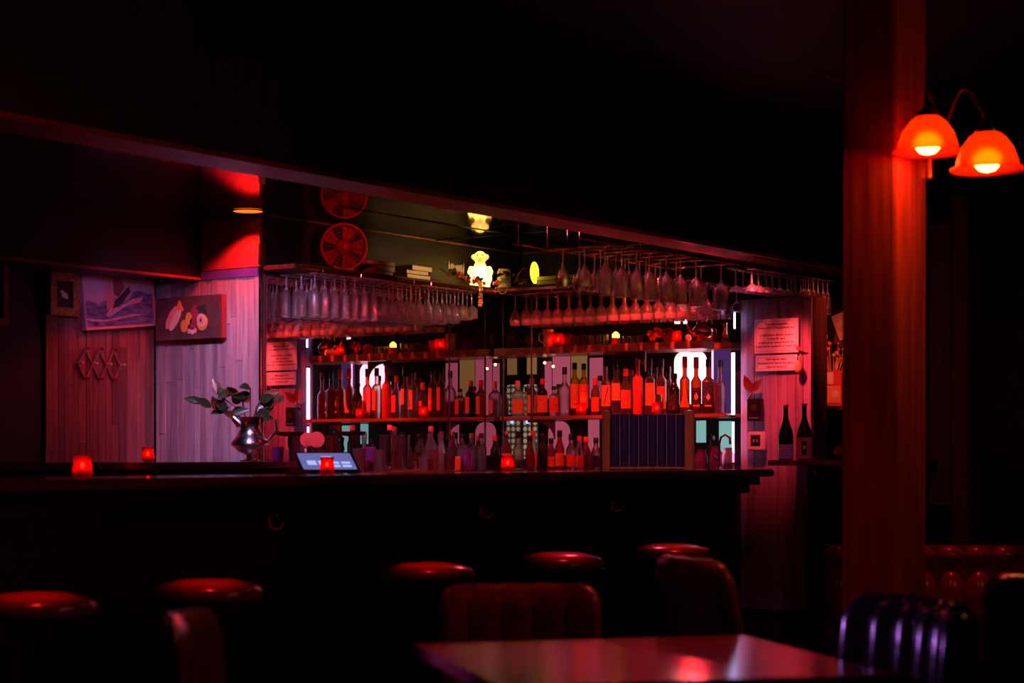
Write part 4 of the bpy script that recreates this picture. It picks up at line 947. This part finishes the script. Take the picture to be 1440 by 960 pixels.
MB().box(-.05, .05, -.04, .04, 0, .02).build('reader_body', 'white_plastic', e, bev=.006)
MB().box(-.03, .03, -.025, .025, .0201, .022).build('reader_face', 'black_plastic', e)

px_ = on_y(352, 6.72)
pt = empty('silver_pitcher', (px_, 6.72, 1.161), face(px_, 6.72), 'silver pitcher with footed round belly holding magnolia branches', 'pitcher')
MB().lathe([(0, 0), (.055, 0), (.055, .006), (.02, .02), (.02, .032), (.06, .05), (.1, .085), (.098, .1), (.07, .13), (.052, .17), (.056, .21), (.07, .23), (.066, .228), (.05, .205), (.046, .17), (0, .12)], 32).build('pitcher_body', 'silver', pt, 50)
MB().tube([(0, .055, .2), (0, .09, .235), (0, .13, .215), (0, .135, .16), (0, .1, .12), (0, .085, .1)], .008, 8).build('handle', 'silver', pt, 60)
MB().tube([(.0, -.05, .19), (.0, -.075, .215), (0, -.095, .235)], .024, 10, [1, .8, .45]).build('spout', 'silver', pt, 60)
br = empty('magnolia_branches', (px_, 6.72, 1.161), face(px_, 6.72), 'magnolia branches with broad glossy dark and rust leaves in the silver pitcher', 'plant')
for k, (ty, tz) in enumerate(((-.24, .3), (-.16, .34), (-.08, .37), (0, .38), (.06, .33), (.11, .3), (-.12, .26), (.03, .26))):
    base = (0, ty * .15, .16); tip = (random.uniform(-.03, .05), ty, tz)
    MB().tube([base, (tip[0] * .4, ty * .5, .16 + (tz - .16) * .7), tip], .004, 6).build('twig', 'leaf_brown', br, 60)
    for j in range(3):
        t = .6 + .2 * j; p = (tip[0] * t, ty * (.15 + .85 * t), .16 + (tz - .16) * (t ** .8))
        d = (random.uniform(-.4, .9), (1 if ty > 0 else -1) * random.uniform(.1, 1) * (-1 if j == 1 and random.random() < .5 else 1), random.uniform(-.1, .9))
        leaf_mb(MB(), p, d, random.uniform(.09, .12), random.uniform(.042, .055), .15, up=(1, random.uniform(-.4, .4), random.uniform(-.2, .6))).build('leaf', 'leaf' if (k + j) % 3 else 'leaf_brown', br, 60)

# ------------------------------------------------------------------ signs and wall objects
def text(parent, s, size, y, z, x, name='lettering', mat='ink'):
    c = bpy.data.curves.new('t', 'FONT'); c.body = s; c.size = size; c.align_x = 'CENTER'; c.extrude = .0003; c.offset = .0005; c.resolution_u = 1
    o = bpy.data.objects.new('t', c); COL.objects.link(o); dg = bpy.context.evaluated_depsgraph_get()
    me = bpy.data.meshes.new_from_object(o.evaluated_get(dg)); bpy.data.objects.remove(o)
    me.materials.clear(); me.materials.append(MATS[mat])
    q = bpy.data.objects.new(name, me); COL.objects.link(q); q.parent = parent; q.location = (x, y, z); q.rotation_euler = (PI / 2, 0, PI / 2)
def sign(px0, px1, py0, py1, lines, size, lab, X=9.625):
    y1, y0 = on_x(px0, X), on_x(px1, X); ym = (y0 + y1) / 2; z1, z0 = zat(py0, X, ym), zat(py1, X, ym); hw = (y1 - y0) / 2; h = z1 - z0
    e = empty('paper_sign', (X, ym, z0), PI, lab, 'sign')
    sh = MB().box(0, .0015, -hw, hw, 0, h).build('paper_sheet', 'paper', e)
    b = MB(); i = .012; t = .0012
    for q in ((-hw + i, hw - i, i, i + t), (-hw + i, hw - i, h - i - t, h - i), (-hw + i, -hw + i + t, i, h - i), (hw - i - t, hw - i, i, h - i)): b.box(.0015, .002, *q)
    b.build('border_line', 'ink', sh)
    for s, f in lines: text(sh, s, size, 0, h * f, .0017)
sign(1061, 1123, 448, 496, [('The only acceptable', .82), ('forms of ID in Pennsylvania are:', .71), ("a valid photo driver's license", .5), ('a state ID card', .39), ('a valid photo armed forces ID', .28), ('a valid photo passport or travel visa', .17)], .0185,
     'larger paper sign listing acceptable forms of ID on the plum partition')
sign(1063, 1121, 499, 521, [('If you appear visibly', .68), ('intoxicated we reserve the right to', .44), ('refuse to serve you', .2)], .0165, 'smaller paper sign below the ID list on the plum partition')
def wall_item(px, py, X=9.622): Y = on_x(px, X); return (X, Y, zat(py, X, Y))
e = empty('leaf_sconce', wall_item(1061, 545), PI, 'bronze twin-leaf wall sconce on the plum partition', 'sconce')
for d in ((.25, -.35, 1), (.3, .75, .75)):
    leaf_mb(MB(), (.01, -.01, -.03), d, .12, .055, .05, up=(1, 0, .2)).build('metal_leaf', 'bronze', e, 60)
MB().tube([(.005, 0, -.02), (.02, -.015, -.045), (.02, -.03, -.06)], .005, 8).build('stem', 'copper', e, 60)
MB().lathe([(0, 0), (.016, 0), (.01, .008), (0, .01)], 14, 0, -.03, 0, -.065, 'x').build('boss', 'copper', e, 50)
e = empty('wall_control', wall_item(1065, 576), PI, 'black wall control box with small square screen under the leaf sconce', 'control box')
MB().box(0, .045, -.045, .045, -.065, .065).build('housing', 'black_plastic', e, bev=.005)
MB().box(.045, .047, -.018, .018, -.005, .03).build('display', 'screen_bezel', e)
MB().box(.0451, .0475, -.03, .03, -.05, -.045).build('slot', 'seam', e)
e = empty('thermostat', wall_item(1066, 620), PI, 'white square thermostat with dark display below the black control box', 'thermostat')
MB().box(0, .03, -.055, .055, -.055, .055).build('housing', 'white_plastic', e, bev=.006)
MB().box(.03, .0315, -.032, .03, -.028, .035).build('display', 'black_plastic', e)
for y_ in (-.012, .01): MB().box(.0315, .0322, y_ - .006, y_ + .006, -.008, .012).build('display_mark', 'seam', e)
e = empty('dried_pod', wall_item(1126, 515), PI, 'yellowish dried pod hanging beside the smaller sign', 'ornament')
MB().lathe([(0, -.045), (.018, -.035), (.026, -.01), (.014, .02), (.004, .035), (0, .04)], 14, .028, 0).build('pod', 'grape', e, 60)
MB().tube([(.028, 0, .035), (.015, .0, .06), (.0, 0, .07)], .002, 6).build('stem', 'straw', e, 60)
e = empty('red_ribbon', wall_item(1127, 489), PI, 'small red ribbon tip sticking out right of the larger sign', 'ribbon')
MB().poly([(-.03, .012), (.0, .002), (.03, -.006), (.005, -.014), (-.03, -.008)], .003, .006).build('ribbon_strip', 'frosted_red', e)

# alcove shelf, vase with dried flowers, portrait, bowl
al = empty('alcove_shelf', (10.2, 4.93, 1.455), 0, 'dark shelf in the alcove carrying the flower vase', 'shelf')
MB().box(-.25, .195, -.2, .16, 0, .025).build('shelf_board', 'black_paint', al)
MB().box(-.0, .195, -.18, -.16, -.15, 0).build('support', 'black_paint', al)
Y = on_x(1172, 10.1)
vs = empty('vase', (10.1, Y, 1.481), face(10.1, Y), 'square red vase pasted with pale pictures, in the alcove beside the post', 'vase')
MB().lathe([(0, 0), (.052, 0), (.052, .21), (.046, .21), (.046, .01), (0, .01)], 24, sq=6).build('vase_body', 'frosted_red', vs, 40)
MB().poly([(-.044, .13), (.0, .13), (.0, .2), (-.044, .2)], .053, .054).build('picture', 'print_cream', vs)
MB().poly([(-.042, .02), (.04, .02), (.04, .12), (-.042, .12)], .053, .054).build('picture', 'print_orange', vs)
MB().ball((.054, .01, .07), .022, 10, 6, (.06, 1, 1)).build('picture', 'print_cream', vs, 60)
fl = empty('dried_bouquet', (10.1, Y, 1.481), face(10.1, Y), 'bouquet of dried red stems with one pale rose in the red vase', 'flowers')
for k in range(34):
    a = random.uniform(-.13, .1); z = .21 + random.uniform(.06, .17); xx = random.uniform(-.05, .05)
    MB().tube([(xx * .3, a * .25, .14), (xx * .8, a * .7, .24), (xx, a, z)], .0022, 5).build('stem', 'straw' if k % 3 else 'dried_red', fl, 60)
    MB().ball((xx, a, z), random.uniform(.008, .014), 7, 5).build('flower_head', 'dried_red' if k % 4 else 'cream_cloth', fl, 60)
MB().ball((.04, -.06, .41), .028, 10, 7, (1, 1, 1.1)).build('rose', 'cream_cloth', fl, 60)
for k in range(5): leaf_mb(MB(), (.03, -.1, .22), (.3, -.5 - .1 * k, .6 - .3 * k), .09, .034, up=(1, 0, 0)).build('leaf', 'leaf_brown', fl)
e = lathe_thing('copper_bowl', 'bowl', 'copper bowl gleaming red low in the alcove under its shelf', (10.0, on_x(1172, 10.0), 1.166), [(0, .0), (.03, 0), (.07, .04), (.085, .09), (.08, .09), (.0, .02)], 'copper', 'bowl_body')
box_ = empty('alcove_ledge', (10.1, 4.75, 0), 0, 'dark ledge at the back of the alcove beneath the shelf', 'ledge')
MB().box(-.2, .29, -.4, .4, 1.1, 1.165).build('ledge_board', 'black_paint', box_)
MB().box(-.0, .29, -.35, .35, 0, 1.1).build('ledge_body', 'black_paint', box_)
lathe_thing('copper_ball', 'ornament', 'small round copper pot left of the red vase in the alcove', (10.02, on_x(1152, 10.02), 1.481), [(0, 0), (.02, 0), (.036, .03), (.02, .058), (0, .062)], 'copper')
Yp = on_x(1165, 10.35)
pr = empty('portrait', (10.385, Yp, zat(560, 10.35, Yp)), PI, 'dark portrait of a bearded figure in a hat leaning in the alcove', 'painting')
MB().box(0, .02, -.13, .13, 0, .55).build('frame', 'black_paint', pr)
cv = MB().box(.02, .022, -.12, .12, .01, .54).build('canvas', 'canvas_dark', pr)
MB().ball((.022, -.045, .385), .034, 14, 9, (.12, .75, 1.15)).build('painted_face', 'skin_print', cv, 60)
MB().poly([(-.075, .34), (-.065, .27), (-.045, .25), (-.025, .27), (-.015, .345), (-.045, .36)], .0225, .0255).build('painted_beard', 'print_dark', cv)
MB().poly([(-.1, .43), (.01, .43), (-.01, .45), (-.02, .5), (-.07, .5), (-.08, .45)], .0225, .0255).build('painted_hat', 'black_paint', cv)
MB().poly([(.03, .34), (.118, .29), (.118, .5), (.06, .5)], .0225, .0235).build('painted_backdrop', 'board_brown', cv)

e = empty('loose_sheet', (10.36, on_x(1172, 10.33), zat(462, 10.33, 5.0)), PI, 'pale tilted sheet pinned in the alcove above the dried bouquet', 'paper'); e.rotation_euler.x = .35
MB().box(0, .003, .0, .09, -.08, .08).build('paper_sheet', 'cream_cloth', e)
# left wall pictures
def frame_thing(loc, rz, w_, h_, bw, dep, fm, lab, roll=0, inner='canvas_dark', cat='painting', name='framed_picture'):
    e = empty(name, loc, rz, lab, cat); e.rotation_euler = (roll, 0, rz)
    e.rotation_mode = 'XYZ'
    for b in ((-w_ / 2, w_ / 2, -h_ / 2, -h_ / 2 + bw), (-w_ / 2, w_ / 2, h_ / 2 - bw, h_ / 2), (-w_ / 2, -w_ / 2 + bw, -h_ / 2 + bw, h_ / 2 - bw), (w_ / 2 - bw, w_ / 2, -h_ / 2 + bw, h_ / 2 - bw)):
        MB().box(0, dep, *b).build('frame_bar', fm, e, bev=.002)
    c = MB().box(.002, dep * .6, -w_ / 2 + bw, w_ / 2 - bw, -h_ / 2 + bw, h_ / 2 - bw).build('canvas', inner, e)
    return e, c
YW = 7.755
# seascape
xc = (on_y(109, YW) + on_y(212, YW)) / 2
sp, c = frame_thing((xc, YW - .003, 2.055), -PI / 2, .52, .33, .01, .04, 'frame_light', 'seascape painting of a tilted sailboat on rough purple waves in a thin light frame', roll=.105, inner='sky_print')
def wave(pts, mat, x0, x1, nm): MB().poly(pts, x0, x1).build(nm, mat, c)
n = 14
sea = [(-.265 + .53 * i / n, -.005 + .03 * math.sin(i * 1.3) * .4 + (.03 if i > 9 else 0) - (.012 if i < 4 else 0)) for i in range(n + 1)]
wave([(-.265, -.15)] + sea + [(.265, -.15)], 'sea_print', .024, .0255, 'painted_sea')
wave([(-.09, .145), (-.06, .15), (-.03, .0), (-.05, -.07), (-.09, -.06)], 'sail_print', .0255, .027, 'painted_sail')
wave([(-.03, .15), (.0, .15), (.05, .06), (0, .005), (-.03, .02)], 'print_plum', .0255, .027, 'painted_sail')
wave([(-.05, -.06), (-.03, -.02), (.08, .06), (.09, .03), (.02, -.03)], 'print_dark', .0255, .028, 'painted_hull')
wave([(-.1, -.09), (-.06, -.05), (.0, -.05), (.1, -.01), (.18, .0), (.16, -.03), (.05, -.045), (-.03, -.08), (-.08, -.1)], 'foam_print', .0255, .0275, 'painted_foam')
wave([(-.26, -.1), (-.1, -.115), (.1, -.09), (.2, -.1), (.1, -.105), (-.1, -.125), (-.2, -.118)], 'foam_print', .0255, .0275, 'painted_foam')
# small gilt frame
xs_ = (on_y(67, YW) + on_y(105, YW)) / 2
e, c = frame_thing((xs_, YW - .003, 2.05), -PI / 2, .2, .23, .045, .03, 'frame_gilt', 'small dark picture with pale blossom in an ornate gilt frame, left of the seascape')
MB().ball((.019, .005, -.005), .022, 9, 6, (.1, 1, .7)).ball((.019, -.012, .012), .014, 9, 6, (.1, 1, .7)).ball((.019, .018, -.016), .012, 9, 6, (.1, 1, .7)).build('painted_blossom', 'print_cream', c, 60)
e, c = frame_thing((on_y(4, 7.6), 7.765, 2.03), -PI / 2, .3, .33, .035, .03, 'frame_maroon', 'dark picture in a wide maroon frame cut by the left edge of the view')
# fruit board on pier wall
XP = 7.355
y1, y0 = on_x(223, XP), on_x(314, XP); ym = (y0 + y1) / 2; zt = zat(417, XP, ym); zb = zat(477, XP, ym)
fb = empty('still_life_board', (XP + .012, ym, (zt + zb) / 2), PI, 'dark board painted with a pink fish and cut fruit, hung on the pale planks', 'painting')
hw = (y1 - y0) / 2; hh = (zt - zb) / 2
MB().box(0, .035, -hw, hw, -hh, hh).build('board', 'board_brown', fb)
MB().box(0, .036, hw, hw + .012, -hh, hh).build('side_edge', 'frame_maroon', fb)
def ell(cy, cz, ry, rz_, mat, nm, rot=0, x=.036, dx=.0015):
    p = []
    for i in range(16):
        a = 2 * PI * i / 16; u, v = ry * math.cos(a), rz_ * math.sin(a)
        p.append((cy + u * math.cos(rot) - v * math.sin(rot), cz + u * math.sin(rot) + v * math.cos(rot)))
    MB().poly(p, x - .001, x + dx).build(nm, mat, fb)
ell(-.12, .005, .075, .03, 'print_pink', 'painted_fish', .95); ell(-.095, -.01, .07, .024, 'print_cream', 'painted_fish', .95, dx=.002)
ell(-.055, .06, .03, .012, 'print_orange', 'painted_tail', -.7); ell(-.06, .07, .028, .012, 'print_orange', 'painted_tail', 1.7, dx=.002)
ell(-.025, -.045, .027, .035, 'print_orange', 'painted_fruit'); ell(.012, -.005, .025, .035, 'print_yellow', 'painted_fruit', dx=.002)
ell(.06, .015, .035, .05, 'print_plum', 'painted_fruit'); ell(.05, -.03, .03, .03, 'print_plum', 'painted_fruit', dx=.002)
ell(.115, -.03, .04, .045, 'print_orange', 'painted_fruit', dx=.0022); ell(.11, -.018, .033, .038, 'print_cream', 'painted_slice', .5, dx=.003); ell(.108, -.018, .018, .022, 'print_pink', 'painted_slice', .5, dx=.0035); ell(.106, -.018, .007, .009, 'print_dark', 'painted_seed', dx=.004)
ell(.115, .045, .035, .012, 'print_green', 'painted_leaf', .7); ell(.13, .04, .035, .01, 'print_green', 'painted_leaf', -.9, dx=.002); ell(.1, .05, .03, .01, 'print_green', 'painted_leaf', 0, dx=.0024)
ell(.015, -.075, .014, .014, 'print_pink', 'painted_fruit'); ell(.04, -.08, .013, .013, 'print_cream', 'painted_fruit', dx=.002); ell(.06, -.072, .011, .014, 'print_pink', 'painted_fruit')
# accordion peg rack
xr = (on_y(103, YW) + on_y(173, YW)) / 2
pg = empty('peg_rack', (xr, 7.757, 1.69), -PI / 2, 'accordion peg rack of crossed slats on the dark red plank wall', 'rack')
W3 = .1; Hh = .082
for k in range(3):
    y0 = -.15 + k * W3
    for a, b, x0 in (((y0, 0), (y0 + W3 / 2, Hh), .012), ((y0 + W3 / 2, Hh), (y0 + W3, 0), .002), ((y0, 0), (y0 + W3 / 2, -Hh), .002), ((y0 + W3 / 2, -Hh), (y0 + W3, 0), .012)):
        d = Vector((b[0] - a[0], b[1] - a[1])).normalized(); q = Vector((-d.y, d.x)) * .007; a = Vector(a); b = Vector(b)
        MB().poly([tuple(a + q), tuple(b + q), tuple(b - q), tuple(a - q)], x0, x0 + .009).build('slat', 'red_plank1', pg)
for k in range(4):
    MB().tube([(.01, -.15 + k * W3, 0), (.05, -.15 + k * W3, 0)], .006, 8).build('peg', 'print_cream', pg, 50)
for k in range(3):
    for s in (-1, 1): MB().tube([(.01, -.1 + k * W3, s * Hh), (.05, -.1 + k * W3, s * Hh)], .006, 8).build('peg', 'print_plum', pg, 50)
# downlight, reflection disc and spotlight
dn = empty('ceiling_glow_disc', (7.235, 6.9, 2.49), 0, 'glowing orange recessed downlight in the bar ceiling beside the pier', 'downlight')
MB().lathe([(.078, -.001), (.092, -.001), (.092, -.006), (.078, -.006), (.078, -.001)], 28).build('trim_ring', 'black_metal', dn, 50)
MB().lathe([(0, -.0005), (.078, -.0005), (.078, -.004), (0, -.004)], 28).build('lens', 'downlight_glow', dn, 50)
dn.location.z = 2.489
d2 = empty('ceiling_glow_disc', (5.77, 5.94, 2.489), 0, 'dim pinkish disc standing in for a reflection in the bar ceiling, far left', 'downlight')  # glowing disc added where the glossy ceiling reflects something pink
MB().lathe([(0, -.0005), (.04, -.0005), (.04, -.004), (0, -.004)], 24).build('lens', 'pink_reflection_disc', d2, 50)
MB().lathe([(.04, -.001), (.05, -.001), (.05, -.006), (.04, -.006), (.04, -.001)], 24).build('trim_ring', 'black_metal', d2, 50)  # ring added around the reflection disc, not a downlight trim
d3 = empty('ceiling_spotlight', (on_y(460, 5.6), 5.6, 2.489), 0, 'small black spotlight on the bar ceiling near the pier', 'spotlight')
MB().lathe([(0, 0), (.03, 0), (.03, -.012), (.006, -.014), (.006, -.05)], 16).build('mount', 'black_metal', d3, 50)
MB().tube([(-.04, .02, -.04), (.05, -.03, -.085)], .03, 14).build('spot_can', 'red_fan', d3, 50)

# ------------------------------------------------------------------ timber post with twin lamps
ps = empty('timber_post', (5.314, 2.4, 0), 0, 'massive reddish timber post in the foreground, right', 'post')
MB().box(-.114, .114, -.085, .09, 0, 3.049).build('post_shaft', 'post_wood', ps, bev=.006)
pl_ = empty('twin_arm_lamp', (5.43, 2.33, 2.1), 0, 'twin-arm lamp with two glowing red glass shades at the post', 'lamp')
O = Vector((5.43, 2.33, 2.1))
MB().box(0, .05, -.03, .03, -.05, .05).build('backplate', 'brass', pl_, bev=.004)
LP = [(5.17, 2.2, 2.082), (5.094, 1.989, 2.003)]
for k, (lx, ly, lz) in enumerate(LP):
    L = Vector((lx, ly, lz)) - O
    top = Vector((L.x * .55, L.y * .55, .21 if k == 0 else .22))
    ctl = [Vector((.04, -.02, 0)), Vector((.07, -.05, .09)), top + Vector((.06, .01, .0)), top + Vector((-.03, -.02, .012)), L + Vector((.03, .03, .2)), L + Vector((0, 0, .135))]
    pts = []
    for t in range(17):
        u = t / 16; pp_ = [c.copy() for c in ctl]
        while len(pp_) > 1: pp_ = [a.lerp(b, u) for a, b in zip(pp_, pp_[1:])]
        pts.append(pp_[0])
    MB().tube(pts, .006, 8).build('arm', 'brass', pl_, 60)
    s = empty('lamp_head', tuple(L), 0); s.parent = pl_
    def lp(prof, nm, mt):
        o = MB().lathe([(r, z) for r, z in prof], 36).build(nm, mt, pl_, 60); o.location = L; return o
    bpy.data.objects.remove(s)
    lp([(.104, 0), (.103, .006), (.088, .012), (.085, .03), (.072, .065), (.05, .095), (.032, .108), (.03, .106), (.048, .092), (.07, .063), (.082, .03), (.086, .01), (.102, 0), (.104, 0)], 'lamp_shade', 'lamp_shade_glass')
    lp([(.034, .104), (.034, .118), (.02, .128), (.012, .15), (0, .152)], 'shade_holder', 'brass')
    lp([(0, -.004), (.022, .002), (.038, .02), (.04, .034), (.03, .05), (.014, .06), (0, .062)], 'bulb', 'bulb')
    light('shade_bulb_light', 'POINT', (lx, ly, lz - .01), (1, .03, .012), 6 if k == 0 else 2, r=.025)


# ------------------------------------------------------------------ stools
def make_stool():
    e = empty('bar_stool', (0, 0, 0))
    MB().lathe([(0, .705), (.17, .705), (.186, .715), (.188, .74), (.172, .758), (.1, .775), (0, .78)], 36).build('seat', 'oxblood_vinyl', e, 50)
    MB().lathe([(.16, .69), (.19, .69), (.19, .706), (.16, .706)], 36).build('seat_ring', 'black_metal', e, 50)
    for k in range(4):
        a = PI / 4 + k * PI / 2
        MB().tube([(.11 * math.cos(a), .11 * math.sin(a), .692), (.2 * math.cos(a), .2 * math.sin(a), 0.004)], .012, 8).build('leg', 'black_metal', e, 60)
    MB().tube([(.172 * math.cos(t), .172 * math.sin(t), .23) for t in [i * PI / 12 for i in range(25)]], .008, 6).build('foot_ring', 'black_metal', e, 60)
    return e
st = make_stool()
for k, (px, lab) in enumerate(((50, 'leftmost round red vinyl bar stool'), (292, 'second bar stool from the left, below the double brass hook'), (600, 'third bar stool from the left, partly behind the leather chair'), (788, 'fourth bar stool from the left, left of the last one'), (945, 'rightmost round red vinyl bar stool, before the bar end'))):
    o = st if k == 0 else copy_tree(st)
    o.location = (on_y(px, 4.5), 4.5, -.025 + .0251); o.rotation_euler.z = k * .4; tag(o, lab, 'stool')
    light('stool_fill_spot', 'SPOT', (o.location.x - .1, 4.3, 3.0), (1, .012, .012), 330, (o.location.x - .04, 4.46, .75), 7.5, 1, r=.03)  # unseen spot added to give the seat its red highlight

# ------------------------------------------------------------------ foreground table
def fr(fwd, right): return (fwd * math.cos(TH) + right * math.sin(TH), fwd * math.sin(TH) - right * math.cos(TH))
P1 = Vector(fr(4.43, -.233)); P2 = Vector(fr(4.636, .582)); e1 = (P2 - P1); Lw = e1.length; e1n = e1.normalized(); e2n = Vector((-e1n.y, e1n.x)) * -1
if e2n.dot(Vector(fr(1, 0))) > 0: e2n = -e2n
c0 = P1 + e1 * .5 + e2n * .42
tbz = math.atan2(e1n.y, e1n.x)
t = empty('dining_table', (c0.x, c0.y, 0), tbz, 'glossy red-brown wooden table in the foreground', 'table')
for a, b in ((-Lw / 2, .0515), (.0525, Lw / 2)): MB().box(a, b, -.42, .42, .722, .75).build('tabletop_leaf', 'table_wood', t, bev=.004)
MB().box(-.04, .04, -.04, .04, .03, .722).build('pedestal', 'black_metal', t)
MB().box(-.2, .2, -.2, .2, .0, .03).build('table_base', 'black_metal', t, bev=.01)
MB().box(-.25, .25, -.25, .25, .705, .722).build('under_plate', 'black_metal', t)

# ------------------------------------------------------------------ chairs
def chair(loc, rz, lab, mat='leather', channels=6, w_=.44, top=.84, curve=.03, tilt=.12, arms=False, name='upholstered_chair'):
    e = empty(name, (loc[0], loc[1], 0), rz, lab, 'chair')
    MB().box(-.2, .22, -w_ / 2, w_ / 2, .38, .47).build('seat', mat, e, 40, bev=.02)
    n = channels; N = 48; v = []; f = []; m_ = MB()
    zs = [.44, .55, .65, .75, top - .06, top - .03, top - .012, top]
    for z in zs:
        q = max(0, (z - (top - .06)) / .06); ins = .05 * (1 - math.sqrt(max(0, 1 - q * q)))
        for i in range(N + 1):
            u = -1 + 2 * i / N; y = u * (w_ / 2 - ins); th = .03 + ((.006 if mat == 'leather' else .02) * abs(math.sin(PI * n * (u + 1) / 2)) if n > 1 else .004)
            th *= (1 - .75 * q * q) * (1 - .6 * max(0, abs(u) - .93) / .07)
            xb = -.2 + curve * u * u - tilt * (z - .45); v += [(xb + th, y, z), (xb - th * (.7 if mat == 'leather' else 1), y, z)]
    W2 = 2 * (N + 1)
    for j in range(len(zs) - 1):
        for i in range(N):
            a = j * W2 + 2 * i; f += [(a, a + 2, a + 2 + W2, a + W2), (a + 1, a + 1 + W2, a + 3 + W2, a + 3)]
        for a in (j * W2, j * W2 + 2 * N): f.append((a, a + W2, a + W2 + 1, a + 1))
    for i in range(N):
        for a in (2 * i, (len(zs) - 1) * W2 + 2 * i): f.append((a, a + 1, a + 3, a + 2))
    m_.add(v, f).build('backrest', mat, e, 60)
    if n > 1:
        for k in range(1, n):
            u = -1 + 2 * k / n; xb = -.2 + curve * u * u
            MB().tube([(xb + .032 - tilt * (z - .45), u * w_ / 2, z) for z in (.47, .6, .72, top - .05)], .0035, 6).build('piping', 'black_leather' if mat == 'black_leather' else 'brass', e, 60)
    MB().box(-.245 - .0, -.225, -w_ / 2 + .02, w_ / 2 - .02, .3, .5).build('back_frame', 'black_metal', e)
    for sx in (-.19, .2):
        for sy in (-w_ / 2 + .03, w_ / 2 - .03): MB().tube([(sx, sy, .385), (sx * 1.1, sy, .003)], .016, 8, [1.2, .7]).build('leg', 'black_metal', e, 60)
    if arms:
        for s in (-1, 1): MB().tube([(-.22, s * w_ / 2, .62), (-.05, s * (w_ / 2 + .03), .66), (.18, s * (w_ / 2 + .02), .64), (.2, s * (w_ / 2 + .01), .4)], .018, 10).build('armrest', 'oxblood_vinyl', e, 60)
    return e
VA = face(1, math.tan(TH))
chair(fr(5.05, .022), VA, 'brown leather chair facing the viewer behind the table', top=.835, w_=.455, channels=5, tilt=.05)
chair(fr(5.25, .735), VA + 1.95, 'oxblood leather chair seen from behind at an angle, right of the table', top=.915, w_=.4, channels=1, tilt=.2)
chair(fr(4.0, -.5), VA + 1.45, 'narrow-looking chair seen side-on at the left of the table', top=.86, w_=.34, channels=1, tilt=.08)
chair(fr(3.85, .66), VA - PI / 2 + .42, 'channelled barrel chair with violet highlights before the post', 'black_leather', 6, .4, .9, .06, .1, True)
chair(fr(4.75, 1.42), VA + 2.9, 'dark leather chair at the right edge of the view', 'black_leather', 1, .44, .905, .02, .05)
# tufted booth
bx, by = fr(7.4, 1.82)
bo = empty('booth_bench', (bx, by, 0), VA, 'dark red tufted booth bench behind the post, far right', 'bench')
MB().box(-.1, .35, -.55, .55, .0, .42).build('bench_base', 'black_metal', bo, bev=.01)
MB().box(-.1, .38, -.55, .55, .42, .5).build('bench_seat', 'oxblood_vinyl', bo, bev=.02)
for k in range(10):
    y = -.5 + k * .111
    MB().ball((-.13, y, .79), .058, 12, 8, (.8, 1.0, .75)).build('tuft', 'oxblood_vinyl', bo, 60)
    MB().ball((-.1, y, .62), .06, 12, 8, (.8, 1.0, 1.9)).build('tuft', 'oxblood_vinyl', bo, 60)
MB().box(-.19, -.12, -.56, .56, .4, .83).build('bench_back', 'oxblood_vinyl', bo, bev=.015)
